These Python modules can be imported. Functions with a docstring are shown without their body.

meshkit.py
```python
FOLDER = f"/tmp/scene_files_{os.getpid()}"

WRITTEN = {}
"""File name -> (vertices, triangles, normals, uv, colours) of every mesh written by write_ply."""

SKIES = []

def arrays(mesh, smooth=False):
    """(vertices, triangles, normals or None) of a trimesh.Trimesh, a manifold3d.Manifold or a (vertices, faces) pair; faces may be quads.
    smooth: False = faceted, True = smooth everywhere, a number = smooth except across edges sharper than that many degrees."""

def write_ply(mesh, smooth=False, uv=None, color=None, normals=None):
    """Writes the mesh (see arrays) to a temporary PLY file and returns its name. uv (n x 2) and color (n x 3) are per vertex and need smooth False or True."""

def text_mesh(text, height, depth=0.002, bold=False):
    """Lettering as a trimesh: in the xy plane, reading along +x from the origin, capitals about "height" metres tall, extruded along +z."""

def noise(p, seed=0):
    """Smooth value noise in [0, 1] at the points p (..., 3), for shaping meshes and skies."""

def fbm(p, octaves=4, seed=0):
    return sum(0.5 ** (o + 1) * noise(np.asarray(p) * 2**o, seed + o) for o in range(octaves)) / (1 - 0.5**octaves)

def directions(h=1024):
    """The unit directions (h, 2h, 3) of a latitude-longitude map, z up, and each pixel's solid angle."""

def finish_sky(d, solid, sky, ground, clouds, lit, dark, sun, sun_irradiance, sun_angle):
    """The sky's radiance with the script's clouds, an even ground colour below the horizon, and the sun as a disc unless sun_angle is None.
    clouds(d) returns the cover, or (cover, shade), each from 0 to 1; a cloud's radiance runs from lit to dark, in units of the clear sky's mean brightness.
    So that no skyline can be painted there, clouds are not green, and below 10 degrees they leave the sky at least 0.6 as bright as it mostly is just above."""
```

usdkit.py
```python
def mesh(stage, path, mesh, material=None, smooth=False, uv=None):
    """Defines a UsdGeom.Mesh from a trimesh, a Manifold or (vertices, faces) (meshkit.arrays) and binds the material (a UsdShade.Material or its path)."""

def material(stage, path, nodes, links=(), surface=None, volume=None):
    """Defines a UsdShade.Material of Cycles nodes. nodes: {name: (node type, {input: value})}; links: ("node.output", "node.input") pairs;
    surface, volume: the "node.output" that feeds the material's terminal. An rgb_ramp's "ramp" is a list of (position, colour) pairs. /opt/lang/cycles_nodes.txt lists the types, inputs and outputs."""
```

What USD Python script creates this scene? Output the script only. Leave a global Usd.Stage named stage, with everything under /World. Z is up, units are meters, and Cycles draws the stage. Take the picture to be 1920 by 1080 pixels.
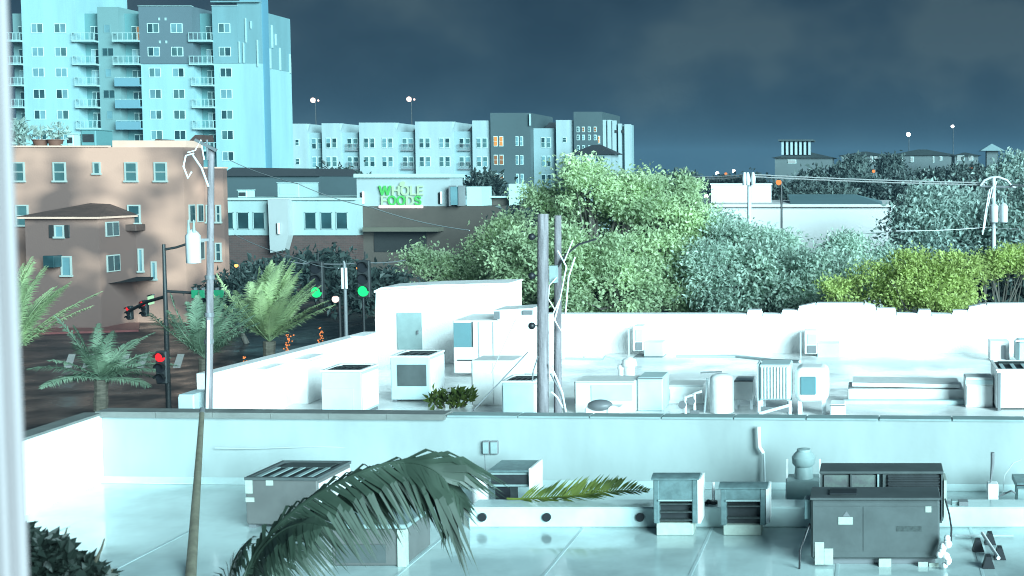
import math, random
import numpy as np, trimesh, usdkit, meshkit
from shapely.geometry import Polygon
from pxr import Usd, UsdGeom, UsdLux, UsdShade, Gf, Sdf

# ---------------------------------------------------------------- camera, sky, flash, exposure
stage = Usd.Stage.CreateInMemory()
UsdGeom.SetStageUpAxis(stage, UsdGeom.Tokens.z)
UsdGeom.SetStageMetersPerUnit(stage, 1.0)
world = UsdGeom.Xform.Define(stage, '/World')
stage.SetDefaultPrim(world.GetPrim())
UsdGeom.Scope.Define(stage, '/World/Looks')

F = 2300.0                       # focal length in photograph pixels (1920 wide)
PITCH = math.radians(3.0)
CX = 1640.0                      # the vanishing point of all lines that run away from the viewer
CY = 335 + F * math.tan(PITCH)   # horizon at y = 335
CAM = np.array([0.0, 0.0, 10.0])
SUN_PHI = math.radians(43)       # the flash: right of and behind the viewer
SUN_EL = math.radians(15)
EXPOSURE = 1.55
SUN_I = 1.0
SKY_K = 0.0072

cam = UsdGeom.Camera.Define(stage, '/World/camera')
cam.CreateHorizontalApertureAttr(36.0)
cam.CreateFocalLengthAttr(F * 36.0 / 1920)
cam.CreateHorizontalApertureOffsetAttr((960 - CX) / 1920 * 36.0)
cam.CreateVerticalApertureOffsetAttr((CY - 540) / 1920 * 36.0)
cam.CreateFStopAttr(4.2)
cam.CreateFocusDistanceAttr(38.0)
cam.CreateExposureAttr(EXPOSURE)
cam.CreateClippingRangeAttr(Gf.Vec2f(0.05, 100000))
cam.AddTranslateOp().Set(Gf.Vec3d(*CAM))
cam.AddRotateXOp().Set(90 - math.degrees(PITCH))

tosun = np.array([math.sin(SUN_PHI) * math.cos(SUN_EL), -math.cos(SUN_PHI) * math.cos(SUN_EL), math.sin(SUN_EL)])
dome = UsdLux.DomeLight.Define(stage, '/World/sky')
dome.GetPrim().SetCustomDataByKey('kind', 'structure')
skymat = usdkit.material(stage, '/World/Looks/sky_night', {
    'tc': ('texture_coordinate', {}),
    'sky': ('sky_texture', {'sky_type': 'single_scattering', 'sun_disc': False, 'sun_elevation': SUN_EL, 'sun_rotation': math.atan2(tosun[0], tosun[1])}),
    'map': ('mapping', {'scale': (1.0, 1.0, 1.5)}),
    'n': ('noise_texture', {'scale': 9.0, 'detail': 3.0, 'roughness': 0.45}),
    'ramp': ('rgb_ramp', {'ramp': [(0.36, (0.75, 1.7, 2.9)), (0.50, (1.15, 2.4, 3.7)), (0.64, (2.3, 3.9, 4.9))]}),
    'mx': ('mix', {'mix_type': 'mix', 'fac': 0.996}),
    'bg': ('background_shader', {'strength': SKY_K})},
    [('tc.generated', 'map.vector'), ('map.vector', 'n.vector'), ('n.fac', 'ramp.fac'), ('sky.color', 'mx.color1'), ('ramp.color', 'mx.color2'), ('mx.color', 'bg.color')],
    surface='bg.background')
UsdShade.MaterialBindingAPI.Apply(dome.GetPrim()).Bind(skymat)
sun = UsdLux.DistantLight.Define(stage, '/World/flash')
sun.CreateNormalizeAttr(True)
sun.CreateIntensityAttr(SUN_I)
sun.CreateAngleAttr(32.0)
sun.CreateColorAttr(Gf.Vec3f(0.62, 0.94, 1.0))     # the arc's light is cyan in the photograph
sun.AddTransformOp().Set(Gf.Matrix4d(Gf.Rotation(Gf.Vec3d(0, 0, 1), Gf.Vec3d(*tosun)), Gf.Vec3d(0, 0, 0)))

# ---------------------------------------------------------------- helpers
rng = np.random.default_rng(7)

def ray(px, py):
    s, c = math.sin(PITCH), math.cos(PITCH)
    u = CY - py
    return np.array([px - CX, F * c + u * s, -F * s + u * c])

def P(px, py, Y):
    d = ray(px, py)
    return CAM + d * (Y / d[1])

def G(px, py, z):
    d = ray(px, py)
    return CAM + d * ((z - CAM[2]) / d[2])

def X(px, Y, py=335): return P(px, py, Y)[0]
def Z(py, Y): return P(CX, py, Y)[2]

_used = {}
def unique(parent, name):
    k = (parent, name)
    n = _used.get(k, 0)
    _used[k] = n + 1
    return f'{parent}/{name}' if n == 0 else f'{parent}/{name}_{n:03d}'

class MB:
    def __init__(s): s.v, s.f, s.n = [], [], 0
    def add(s, v, f):
        v = np.asarray(v, float); f = np.asarray(f, int)
        if f.shape[1] == 4: f = np.vstack([f[:, [0, 1, 2]], f[:, [0, 2, 3]]])
        s.v.append(v); s.f.append(f + s.n); s.n += len(v)
        return s
    def mesh(s, m): return s.add(m.vertices, m.faces)
    def box(s, x0, x1, y0, y1, z0, z1):
        x0, x1 = sorted((x0, x1)); y0, y1 = sorted((y0, y1)); z0, z1 = sorted((z0, z1))
        v = [(x, y, z) for x in (x0, x1) for y in (y0, y1) for z in (z0, z1)]
        return s.add(v, [(0, 1, 3, 2), (4, 6, 7, 5), (0, 4, 5, 1), (2, 3, 7, 6), (0, 2, 6, 4), (1, 5, 7, 3)])
    def rbox(s, x0, x1, y0, y1, z0, z1, r=0.02):
        x0, x1 = sorted((x0, x1)); y0, y1 = sorted((y0, y1)); z0, z1 = sorted((z0, z1))
        pts = []
        for x in (x0, x1):
            for y in (y0, y1):
                for z in (z0, z1):
                    sx, sy, sz = (1 if x == x0 else -1), (1 if y == y0 else -1), (1 if z == z0 else -1)
                    pts += [(x + sx * r, y + sy * r, z), (x + sx * r, y, z + sz * r), (x, y + sy * r, z + sz * r)]
        return s.mesh(trimesh.convex.convex_hull(np.array(pts)))
    def beam(s, a, b, w, h, up=(0, 0, 1)):
        a, b = np.asarray(a, float), np.asarray(b, float)
        d = b - a; d /= np.linalg.norm(d)
        up = np.asarray(up, float)
        if abs(d @ up) > 0.99: up = np.array([0, 1.0, 0])
        r = np.cross(d, up); r /= np.linalg.norm(r); u = np.cross(r, d)
        v = [p + r * i * w / 2 + u * j * h / 2 for p in (a, b) for i, j in ((-1, -1), (1, -1), (1, 1), (-1, 1))]
        return s.add(v, [(0, 3, 2, 1), (4, 5, 6, 7), (0, 1, 5, 4), (1, 2, 6, 5), (2, 3, 7, 6), (3, 0, 4, 7)])
    def tube(s, pts, rad, n=8):
        pts = [np.asarray(p, float) for p in pts]
        if np.ndim(rad) == 0: rad = [rad] * len(pts)
        ring = []
        ref = np.array([0.31, 0.17, 0.93])
        for i, p in enumerate(pts):
            d = pts[min(i + 1, len(pts) - 1)] - pts[max(i - 1, 0)]
            d = d / (np.linalg.norm(d) + 1e-12)
            r = np.cross(d, ref)
            if np.linalg.norm(r) < 1e-3: r = np.cross(d, [1, 0, 0])
            r /= np.linalg.norm(r); u = np.cross(r, d)
            ring.append([p + rad[i] * (r * math.cos(t) + u * math.sin(t)) for t in np.linspace(0, 2 * math.pi, n, endpoint=False)])
        v = [q for r in ring for q in r] + [pts[0], pts[-1]]
        f = []
        for i in range(len(pts) - 1):
            for k in range(n):
                a, b = i * n + k, i * n + (k + 1) % n
                f += [(a, b, b + n), (a, b + n, a + n)]
        c0, c1 = len(v) - 2, len(v) - 1
        for k in range(n):
            f.append((c0, (k + 1) % n, k)); f.append((c1, (len(pts) - 1) * n + k, (len(pts) - 1) * n + (k + 1) % n))
        return s.add(v, f)
    def cyl(s, a, b, r0, r1=None, n=12): return s.tube([a, b], [r0, r0 if r1 is None else r1], n)
    def ball(s, c, r, sub=1):
        m = trimesh.creation.icosphere(sub, 1.0)
        return s.add(m.vertices * r + np.asarray(c), m.faces)
    def prism(s, pts, y0, y1):
        """an outline in x, z pushed from y0 to y1"""
        m = trimesh.creation.extrude_polygon(Polygon(pts).buffer(0), 1.0, engine='earcut')
        v = m.vertices
        return s.add(np.stack([v[:, 0], y1 + (y0 - y1) * v[:, 2], v[:, 1]], 1), m.faces)
    def slab(s, pts, z0, z1):
        """an outline in x, y from z0 to z1"""
        m = trimesh.creation.extrude_polygon(Polygon(pts).buffer(0), z1 - z0, engine='earcut')
        return s.add(m.vertices + [0, 0, z0], m.faces)
    def rot(s, ang, c):
        """turn all that was added about the vertical through c"""
        ca, sa = math.cos(ang), math.sin(ang)
        for i, v in enumerate(s.v):
            q = v - [c[0], c[1], 0]
            s.v[i] = np.stack([q[:, 0] * ca - q[:, 1] * sa + c[0], q[:, 0] * sa + q[:, 1] * ca + c[1], v[:, 2]], 1)
        return s
    def get(s, loc=(0, 0, 0)): return np.vstack(s.v) - np.asarray(loc), np.vstack(s.f)

def put(path, mb, mat, loc=(0, 0, 0), smooth=False):
    v, f = mb.get(loc)
    return usdkit.mesh(stage, path, (v, f), M[mat], smooth=smooth)

def keys(prim, label=None, cat=None, group=None, kind=None):
    for k, x in (('label', label), ('category', cat), ('group', group), ('kind', kind)):
        if x: prim.SetCustomDataByKey(k, x)

class Thing:
    def __init__(s, name, label, cat, loc=(0, 0, 0), group=None, rotz=0.0):
        s.loc = np.asarray(loc, float); s.path = unique('/World', name); s.rotz = rotz
        x = UsdGeom.Xform.Define(stage, s.path)
        x.AddTranslateOp().Set(Gf.Vec3d(*map(float, s.loc)))
        if rotz: x.AddRotateZOp().Set(math.degrees(rotz))
        keys(x.GetPrim(), label, cat, group)
    def part(s, name, mb, mat, parent=None, label=None, smooth=False, kind=None):
        p = unique(parent or s.path, name)
        m = put(p, mb, mat, s.loc, smooth)
        keys(m.GetPrim(), label=label, kind=kind)
        return p

def single(name, mb, mat, label, cat, group=None, smooth=False):
    p = unique('/World', name)
    m = put(p, mb, mat, (0, 0, 0), smooth)
    keys(m.GetPrim(), label, cat, group)
    return p

def struct(name, mb, mat, parent='/World', kind='structure'):
    p = unique(parent, name)
    m = put(p, mb, mat)
    if parent == '/World': keys(m.GetPrim(), kind=kind)
    return p

def copy(src, label, loc, rotz=0.0, group=None):
    p = unique('/World', src.path.split('/')[-1])
    x = UsdGeom.Xform.Define(stage, p)
    x.GetPrim().GetReferences().AddInternalReference(src.path)
    x.GetPrim().SetInstanceable(True)
    x.ClearXformOpOrder()
    x.AddTranslateOp().Set(Gf.Vec3d(*map(float, loc)))
    x.AddRotateZOp().Set(math.degrees(rotz))
    keys(x.GetPrim(), label, None, group)
    return p

# ---------------------------------------------------------------- materials
M = {}
def mat(name, col, rough=0.6, var=0.0, scale=1.0, metallic=0.0, bump=0.0, bscale=20.0, spec=0.5, stretch=(1, 1, 1), col2=None, lo=0.35, hi=0.65, detail=4.0, roughvar=None, coat=0.0):
    """paint or stone: one colour broken by noise (col2 is the second tone), with fine relief"""
    c2 = col2 if col2 is not None else tuple(c * (1 - var) for c in col)
    nodes = {'g': ('geometry', {}), 'm': ('mapping', {'scale': stretch}), 'n': ('noise_texture', {'scale': scale, 'detail': detail, 'roughness': 0.6}),
             'r': ('rgb_ramp', {'ramp': [(lo, c2), (hi, col)]}),
             'p': ('principled_bsdf', {'roughness': rough, 'metallic': metallic, 'specular_ior_level': spec, 'coat_weight': coat, 'coat_roughness': 0.08})}
    links = [('g.position', 'm.vector'), ('m.vector', 'n.vector'), ('n.fac', 'r.fac'), ('r.color', 'p.base_color')]
    if roughvar:
        nodes['rn'] = ('noise_texture', {'scale': roughvar[2], 'detail': 3.0})
        nodes['rr'] = ('map_range', {'from_min': 0.38, 'from_max': 0.62, 'to_min': roughvar[0], 'to_max': roughvar[1], 'clamp': True})
        links += [('g.position', 'rn.vector'), ('rn.fac', 'rr.value'), ('rr.result', 'p.roughness')]
    if bump:
        nodes['bn'] = ('noise_texture', {'scale': bscale, 'detail': 3.0})
        nodes['b'] = ('bump', {'strength': bump, 'distance': 0.03})
        links += [('g.position', 'bn.vector'), ('bn.fac', 'b.height'), ('b.normal', 'p.normal')]
    M[name] = usdkit.material(stage, f'/World/Looks/{name}', nodes, links, surface='p.BSDF')

def glow(name, col, k):
    M[name] = usdkit.material(stage, f'/World/Looks/{name}', {'e': ('emission', {'color': col, 'strength': k})}, [], surface='e.emission')

def leafmat(name, a, b, c, trans=0.35, scale=0.9):
    nodes = {'g': ('geometry', {}), 'n': ('noise_texture', {'scale': scale, 'detail': 2.0}), 'ad': ('math', {'math_type': 'multiply_add', 'value2': 0.45, 'value3': 0.0}),
             'sm': ('math', {'math_type': 'add'}), 'hf': ('math', {'math_type': 'multiply', 'value2': 0.69}),
             'r': ('rgb_ramp', {'ramp': [(0.30, a), (0.5, b), (0.72, c)]}),
             'd': ('principled_bsdf', {'roughness': 0.45, 'specular_ior_level': 0.35}), 't': ('translucent_bsdf', {}), 'x': ('mix_closure', {'fac': trans})}
    links = [('g.position', 'n.vector'), ('g.random_per_island', 'ad.value1'), ('n.fac', 'sm.value1'), ('ad.value', 'sm.value2'), ('sm.value', 'hf.value1'), ('hf.value', 'r.fac'),
             ('r.color', 'd.base_color'), ('r.color', 't.color'), ('d.BSDF', 'x.closure1'), ('t.BSDF', 'x.closure2')]
    M[name] = usdkit.material(stage, f'/World/Looks/{name}', nodes, links, surface='x.closure')

mat('near_wall_paint', (0.345, 0.405, 0.405), 0.55, 0.22, 0.9, bump=0.05, bscale=14, stretch=(1, 1, 0.35), lo=0.28, hi=0.6)
mat('flashing', (0.20, 0.21, 0.20), 0.45, 0.25, 2.0)
mat('wet_roof', (0.56, 0.70, 0.70), 0.2, 0.30, 0.7, bump=0.06, bscale=5, lo=0.34, hi=0.58, roughvar=(0.06, 0.34, 0.6), spec=0.5, coat=0.45, detail=8.0)
mat('seam', (0.50, 0.63, 0.64), 0.4, 0.2, 2.0)
mat('white_stucco', (0.88, 0.87, 0.86), 0.7, 0.10, 1.2, bump=0.3, bscale=25)
mat('mid_roof_coat', (0.86, 0.86, 0.85), 0.35, 0.15, 0.8, bump=0.12, bscale=4, roughvar=(0.15, 0.5, 0.7))
mat('grey_paint', (0.085, 0.102, 0.104), 0.5, 0.22, 3.0, bump=0.08, bscale=6)
mat('brown_grey_paint', (0.125, 0.128, 0.126), 0.5, 0.18, 2.5, bump=0.08, bscale=6)
mat('pale_unit_paint', (0.295, 0.39, 0.39), 0.45, 0.15, 3.0)
mat('mid_unit_paint', (0.50, 0.62, 0.63), 0.45, 0.10, 3.0)
mat('frame_teal', (0.31, 0.36, 0.34), 0.5)
mat('white_unit_paint', (0.80, 0.80, 0.79), 0.45, 0.10, 3.0)
mat('galvanised', (0.180, 0.27, 0.28), 0.4, 0.3, 9.0, metallic=0.35, bump=0.05, bscale=8)
mat('dark_louvre', (0.022, 0.028, 0.032), 0.6, 0.3, 6.0)
mat('coil_mesh', (0.057, 0.075, 0.075), 0.6, 0.5, 30.0)
mat('grime_coil', (0.139, 0.18, 0.16), 0.7, 0.5, 8.0, col2=(0.10, 0.105, 0.11))
mat('black_rubber', (0.012, 0.014, 0.018), 0.5)
mat('sticker', (0.410, 0.47, 0.42), 0.5, 0.15, 14.0)
mat('pole_wood', (0.27, 0.25, 0.27), 0.8, 0.45, 3.0, stretch=(6, 6, 0.5), bump=0.4, bscale=20)
mat('tan_wood', (0.165, 0.155, 0.115), 0.8, 0.3, 2.0, stretch=(5, 5, 0.6))
mat('cable_grey', (0.42, 0.48, 0.49), 0.5)
mat('cable_bright', (0.75, 0.75, 0.75), 0.4)
mat('transformer_paint', (0.52, 0.56, 0.58), 0.4)
mat('pink_stucco_shade', (0.52, 0.285, 0.215), 0.75, 0, 0.14, col2=(0.13, 0.078, 0.068), bump=0.2, bscale=9, lo=0.43, hi=0.59, detail=2.5, stretch=(0.8, 1, 1.3))  # dark second tone paints the blotchy tree shade on the walls
mat('salmon_trim', (0.66, 0.42, 0.33), 0.7, 0.15, 0.5)
mat('roof_tile_brown', (0.085, 0.05, 0.042), 0.7, 0.4, 1.2)
mat('shutter_dark', (0.02, 0.022, 0.022), 0.6)
mat('pale_frame', (0.508, 0.66, 0.64), 0.5)
mat('glass_dark', (0.029, 0.075, 0.085), 0.12, 0.5, 0.35, spec=0.6)
mat('glass_teal', (0.074, 0.155, 0.16), 0.15, 0.4, 0.3, spec=0.6)
mat('glass_pale', (0.139, 0.27, 0.30), 0.2, 0.3, 0.4, spec=0.6)
mat('blind_white', (0.246, 0.40, 0.43), 0.3, 0.2, 0.4)
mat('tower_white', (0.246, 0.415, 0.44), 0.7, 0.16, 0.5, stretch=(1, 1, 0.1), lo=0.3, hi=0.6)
mat('tower_grey', (0.086, 0.13, 0.15), 0.7, 0.08, 0.1)
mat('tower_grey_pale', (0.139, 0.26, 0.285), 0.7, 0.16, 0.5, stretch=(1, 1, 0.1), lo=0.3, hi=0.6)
mat('tower_green', (0.139, 0.245, 0.25), 0.7, 0.08, 0.1)
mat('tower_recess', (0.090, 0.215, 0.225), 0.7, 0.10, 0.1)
mat('tower_blue', (0.125, 0.255, 0.305), 0.6, 0.08, 0.1)
mat('tower_navy', (0.075, 0.19, 0.25), 0.6)
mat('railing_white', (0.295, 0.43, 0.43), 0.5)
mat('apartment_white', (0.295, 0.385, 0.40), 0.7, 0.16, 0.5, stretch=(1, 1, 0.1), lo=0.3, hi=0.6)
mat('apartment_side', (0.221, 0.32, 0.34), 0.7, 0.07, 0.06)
mat('apartment_grey', (0.061, 0.092, 0.10), 0.5, 0.15, 0.1)
mat('dark_roof', (0.02, 0.024, 0.028), 0.8)
mat('store_cream', (0.31, 0.37, 0.38), 0.7, 0.06, 0.2)
mat('store_cornice', (0.377, 0.52, 0.50), 0.7, 0.05, 0.2)
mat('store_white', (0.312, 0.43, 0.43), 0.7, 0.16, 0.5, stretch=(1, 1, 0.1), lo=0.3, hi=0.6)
mat('store_pier', (0.328, 0.36, 0.36), 0.7, 0.06, 0.2)
mat('store_shade_brown', (0.075, 0.062, 0.052), 0.7, 0.22, 0.25)  # dark brown carries the shade over the lower store front
mat('store_ledge', (0.11, 0.105, 0.08), 0.7, 0.1, 0.4)
M['store_brick'] = usdkit.material(stage, '/World/Looks/store_brick', {'g': ('geometry', {}), 'm': ('mapping', {'rotation': (math.pi / 2, 0, 0)}), 'b': ('brick_texture', {'scale': 1.0, 'color1': (0.085, 0.045, 0.04), 'color2': (0.06, 0.036, 0.032), 'mortar': (0.08, 0.07, 0.065), 'brick_width': 0.42, 'row_height': 0.16, 'mortar_size': 0.012}), 'p': ('principled_bsdf', {'roughness': 0.8})},
    [('g.position', 'm.vector'), ('m.vector', 'b.vector'), ('b.color', 'p.base_color')], surface='p.BSDF')
mat('warehouse_white', (0.62, 0.62, 0.62), 0.7, 0.06, 0.2)
mat('warehouse_roof', (0.139, 0.24, 0.26), 0.5, 0.15, 0.3)
mat('asphalt_wet', (0.014, 0.018, 0.021), 0.25, 0.3, 0.8, bump=0.08, bscale=4, roughvar=(0.2, 0.5, 0.4), spec=0.3)
mat('pavement_grey', (0.10, 0.10, 0.10), 0.5, 0.25, 0.9)
mat('reflection_red', (0.16, 0.05, 0.05), 0.35, 0.3, 0.9)  # red light mirrored on wet road, held in this colour
mat('ground_dark', (0.013, 0.018, 0.016), 0.8, 0.4, 0.3)
mat('road_paint', (0.55, 0.55, 0.52), 0.6, 0.2, 2.0)
mat('steel_dark', (0.03, 0.034, 0.036), 0.45)
mat('steel_mid', (0.16, 0.17, 0.18), 0.45)
mat('steel_white', (0.62, 0.66, 0.68), 0.4)
mat('sign_green', (0.02, 0.22, 0.11), 0.4)
mat('bark', (0.11, 0.10, 0.085), 0.85, 0.5, 5.0, stretch=(3, 3, 0.6), bump=0.5, bscale=12)
mat('palm_bark', (0.13, 0.115, 0.09), 0.85, 0.5, 4.0, stretch=(1, 1, 5), bump=0.5, bscale=10)
mat('house_wall', (0.090, 0.12, 0.125), 0.7, 0.15, 0.2)
mat('house_roof', (0.041, 0.062, 0.066), 0.7, 0.2, 0.3)
mat('frame_paint', (0.30, 0.26, 0.27), 0.6, 0.06, 2.0)
mat('terracotta', (0.14, 0.06, 0.04), 0.7)
mat('plastic_white', (0.85, 0.86, 0.86), 0.6, 0.1, 9)
leafmat('oak_leaf', (0.42, 0.53, 0.33), (0.72, 0.86, 0.54), (0.92, 0.97, 0.74), trans=0.5, scale=0.6)
leafmat('pale_leaf', (0.42, 0.54, 0.46), (0.70, 0.84, 0.72), (0.90, 0.96, 0.90), trans=0.5, scale=0.6)
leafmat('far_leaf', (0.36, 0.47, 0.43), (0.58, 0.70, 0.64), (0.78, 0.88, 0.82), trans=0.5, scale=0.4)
leafmat('yellow_leaf', (0.44, 0.52, 0.18), (0.70, 0.82, 0.32), (0.88, 0.95, 0.52), trans=0.5, scale=1.2)
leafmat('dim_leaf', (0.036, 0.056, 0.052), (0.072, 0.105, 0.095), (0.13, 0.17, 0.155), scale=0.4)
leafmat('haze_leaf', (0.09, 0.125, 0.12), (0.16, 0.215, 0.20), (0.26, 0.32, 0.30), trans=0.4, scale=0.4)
leafmat('palm_leaf', (0.34, 0.44, 0.24), (0.64, 0.76, 0.42), (0.88, 0.95, 0.62), scale=0.9)
leafmat('palm_leaf_cool', (0.20, 0.30, 0.21), (0.42, 0.56, 0.40), (0.66, 0.80, 0.60), scale=0.9)
leafmat('shaded_front_leaf', (0.030, 0.050, 0.036), (0.062, 0.095, 0.070), (0.12, 0.155, 0.115), trans=0.2, scale=3.0)  # dark leaf colour stands for the shade over the near palm
leafmat('shaded_bush_leaf', (0.014, 0.022, 0.018), (0.028, 0.040, 0.034), (0.05, 0.065, 0.056), trans=0.15, scale=3.0)  # shade over the near shrub is put into this dark colour
leafmat('fresh_leaf', (0.06, 0.09, 0.02), (0.16, 0.20, 0.04), (0.36, 0.40, 0.08), scale=2.5)
glow('lit_window', (1.0, 0.52, 0.16), 0.32)
glow('lit_window_dim', (1.0, 0.60, 0.30), 0.13)
glow('lit_cool', (0.55, 0.85, 0.9), 0.26)
glow('lamp_pink', (1.0, 0.72, 0.66), 0.75)
glow('lamp_white', (0.95, 0.97, 1.0), 2.5)
glow('lamp_amber', (1.0, 0.42, 0.12), 0.9)
glow('lamp_orange', (1.0, 0.32, 0.10), 0.45)
glow('signal_red', (1.0, 0.03, 0.04), 0.5)
glow('signal_green', (0.02, 1.0, 0.26), 0.5)
glow('sign_white', (0.52, 1.0, 0.70), 0.36)
glow('sign_leaf', (0.12, 0.95, 0.24), 0.32)
glow('sign_strip', (1.0, 0.93, 1.0), 0.8)
glow('panel_green', (0.5, 1.0, 0.6), 0.35)

# ================================================================ ground, roads
b = MB(); b.add([(-600, -40, 0), (600, -40, 0), (600, 1400, 0), (-600, 1400, 0)], [(0, 1, 2, 3)])
struct('ground', b, 'ground_dark')
def gpoly(pts): return [tuple(G(x, y, 0)[:2]) for x, y in pts]
b = MB(); b.slab(gpoly([(-400, 860), (360, 860), (640, 640), (1000, 590), (1000, 556), (560, 566), (300, 592), (-300, 598)]), 0.0, 0.006)
struct('road', b, 'asphalt_wet')
b = MB(); b.slab(gpoly([(-300, 595), (300, 589), (560, 563), (560, 552), (300, 570), (-300, 570)]), 0.0, 0.14)
b.slab([(-14.6, 12), (-13.3, 12), (-13.3, 46), (-14.6, 46)], 0.0, 0.14)
struct('pavement', b, 'pavement_grey')
b = MB(); b.slab(gpoly([(60, 628), (260, 622), (262, 608), (60, 612)]), 0.0, 0.13)
struct('median', b, 'reflection_red')  # strip added for the red light reflected on the wet street
for k in range(7):
    b = MB(); x = 120 + k * 34; b.slab(gpoly([(x, 690), (x + 14, 690), (x + 22, 664), (x + 9, 664)]), 0.007, 0.011)
    struct('crossing_stripe', b, 'road_paint')

# ================================================================ near building (white wet roof)
A = np.array([X(193, 20.0, 840), 20.0]); B = np.array([X(2060, 19.4, 840), 19.4])
def left_x(y): return A[0] - 0.045 * (y - A[1])
ZR = 5.0
ZW = Z(775, 20.0)
nb = Thing('white_flat_roofed_building', 'low white flat roofed building in the foreground, its wet roof full of vents and units', 'building', (0, 15, 0))
b = MB(); b.slab([(left_x(10.5), 10.5), (B[0], 10.5), (B[0], B[1]), (A[0], A[1])], 0.0, ZR)
nb.part('roof', b, 'wet_roof')
d = (B - A) / np.linalg.norm(B - A); nrm = np.array([-d[1], d[0]])
ZW2 = Z(790, 19.4)
def wallz(t): return ZW + (ZW2 - ZW) * t
b = MB()
a3, b3 = np.append(A, 0), np.append(B, 0)
v = []
for q in (A, B):
    for o in (0, 0.25):
        v += [(*(q + nrm * o), 0), (*(q + nrm * o), wallz(0 if q is A else 1))]
b.add(v, [(0, 4, 5, 1), (2, 3, 7, 6), (0, 1, 3, 2), (4, 6, 7, 5), (1, 5, 7, 3), (0, 2, 6, 4)])
back = nb.part('back_parapet', b, 'near_wall_paint')
b = MB()
L0 = np.array([left_x(10.5), 10.5]); dl = (A - L0) / np.linalg.norm(A - L0); nl = np.array([dl[1], -dl[0]])
b.slab([tuple(L0), tuple(A - dl * 0.003), tuple(A - dl * 0.003 - nl * 0.25), tuple(L0 - nl * 0.25)], 0.0, ZW - 0.02)
nb.part('side_parapet', b, 'white_stucco')  # whiter than the back wall: stronger side light put into its colour
b = MB(); b.slab([tuple(L0 + nl * 0.03), tuple(A - dl * 0.01 + nl * 0.03), tuple(A - dl * 0.01 - nl * 0.28), tuple(L0 - nl * 0.28)], ZW - 0.018, ZW + 0.02)
nb.part('side_coping', b, 'flashing')
# the deep grey metal flashing over the left half, a thin strip over the rest
def along(px, Y=20): 
    x = X(px, Y, 780); return (x - A[0]) / (B[0] - A[0])
def pt(t, o=0.0): return A + (B - A) * t + nrm * o
def strip(t0, t1, o0, o1, za, zb):
    b = MB(); v = []
    for t in (t0, t1):
        for o in (o0, o1):
            v += [(*pt(t, o), wallz(t) + za), (*pt(t, o), wallz(t) + zb)]
    return b.add(v, [(0, 4, 5, 1), (2, 3, 7, 6), (0, 1, 3, 2), (4, 6, 7, 5), (1, 5, 7, 3), (0, 2, 6, 4)])
t1 = along(846)
nseg = 6
for k in range(nseg):
    nb.part('flashing_panel', strip(t1 * k / nseg - 0.0005 * (k > 0) - (0.004 if k == 0 else 0), t1 * (k + 1) / nseg - 0.001, -0.07, 0.27, -0.055, 0.04), 'flashing')
for k in range(9):
    w = (1.0 - t1) / 9
    nb.part('coping_strip', strip(t1 + w * k + 0.001, t1 + w * (k + 1) - 0.0005, -0.03, 0.27, -0.012, 0.018), 'pale_unit_paint')
for k in range(9):
    b = MB(); x = -11.6 + k * 1.85
    b.box(x, x + 0.04, 11, 17.4, ZR, ZR + 0.004); nb.part('membrane_seam', b, 'seam')
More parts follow.
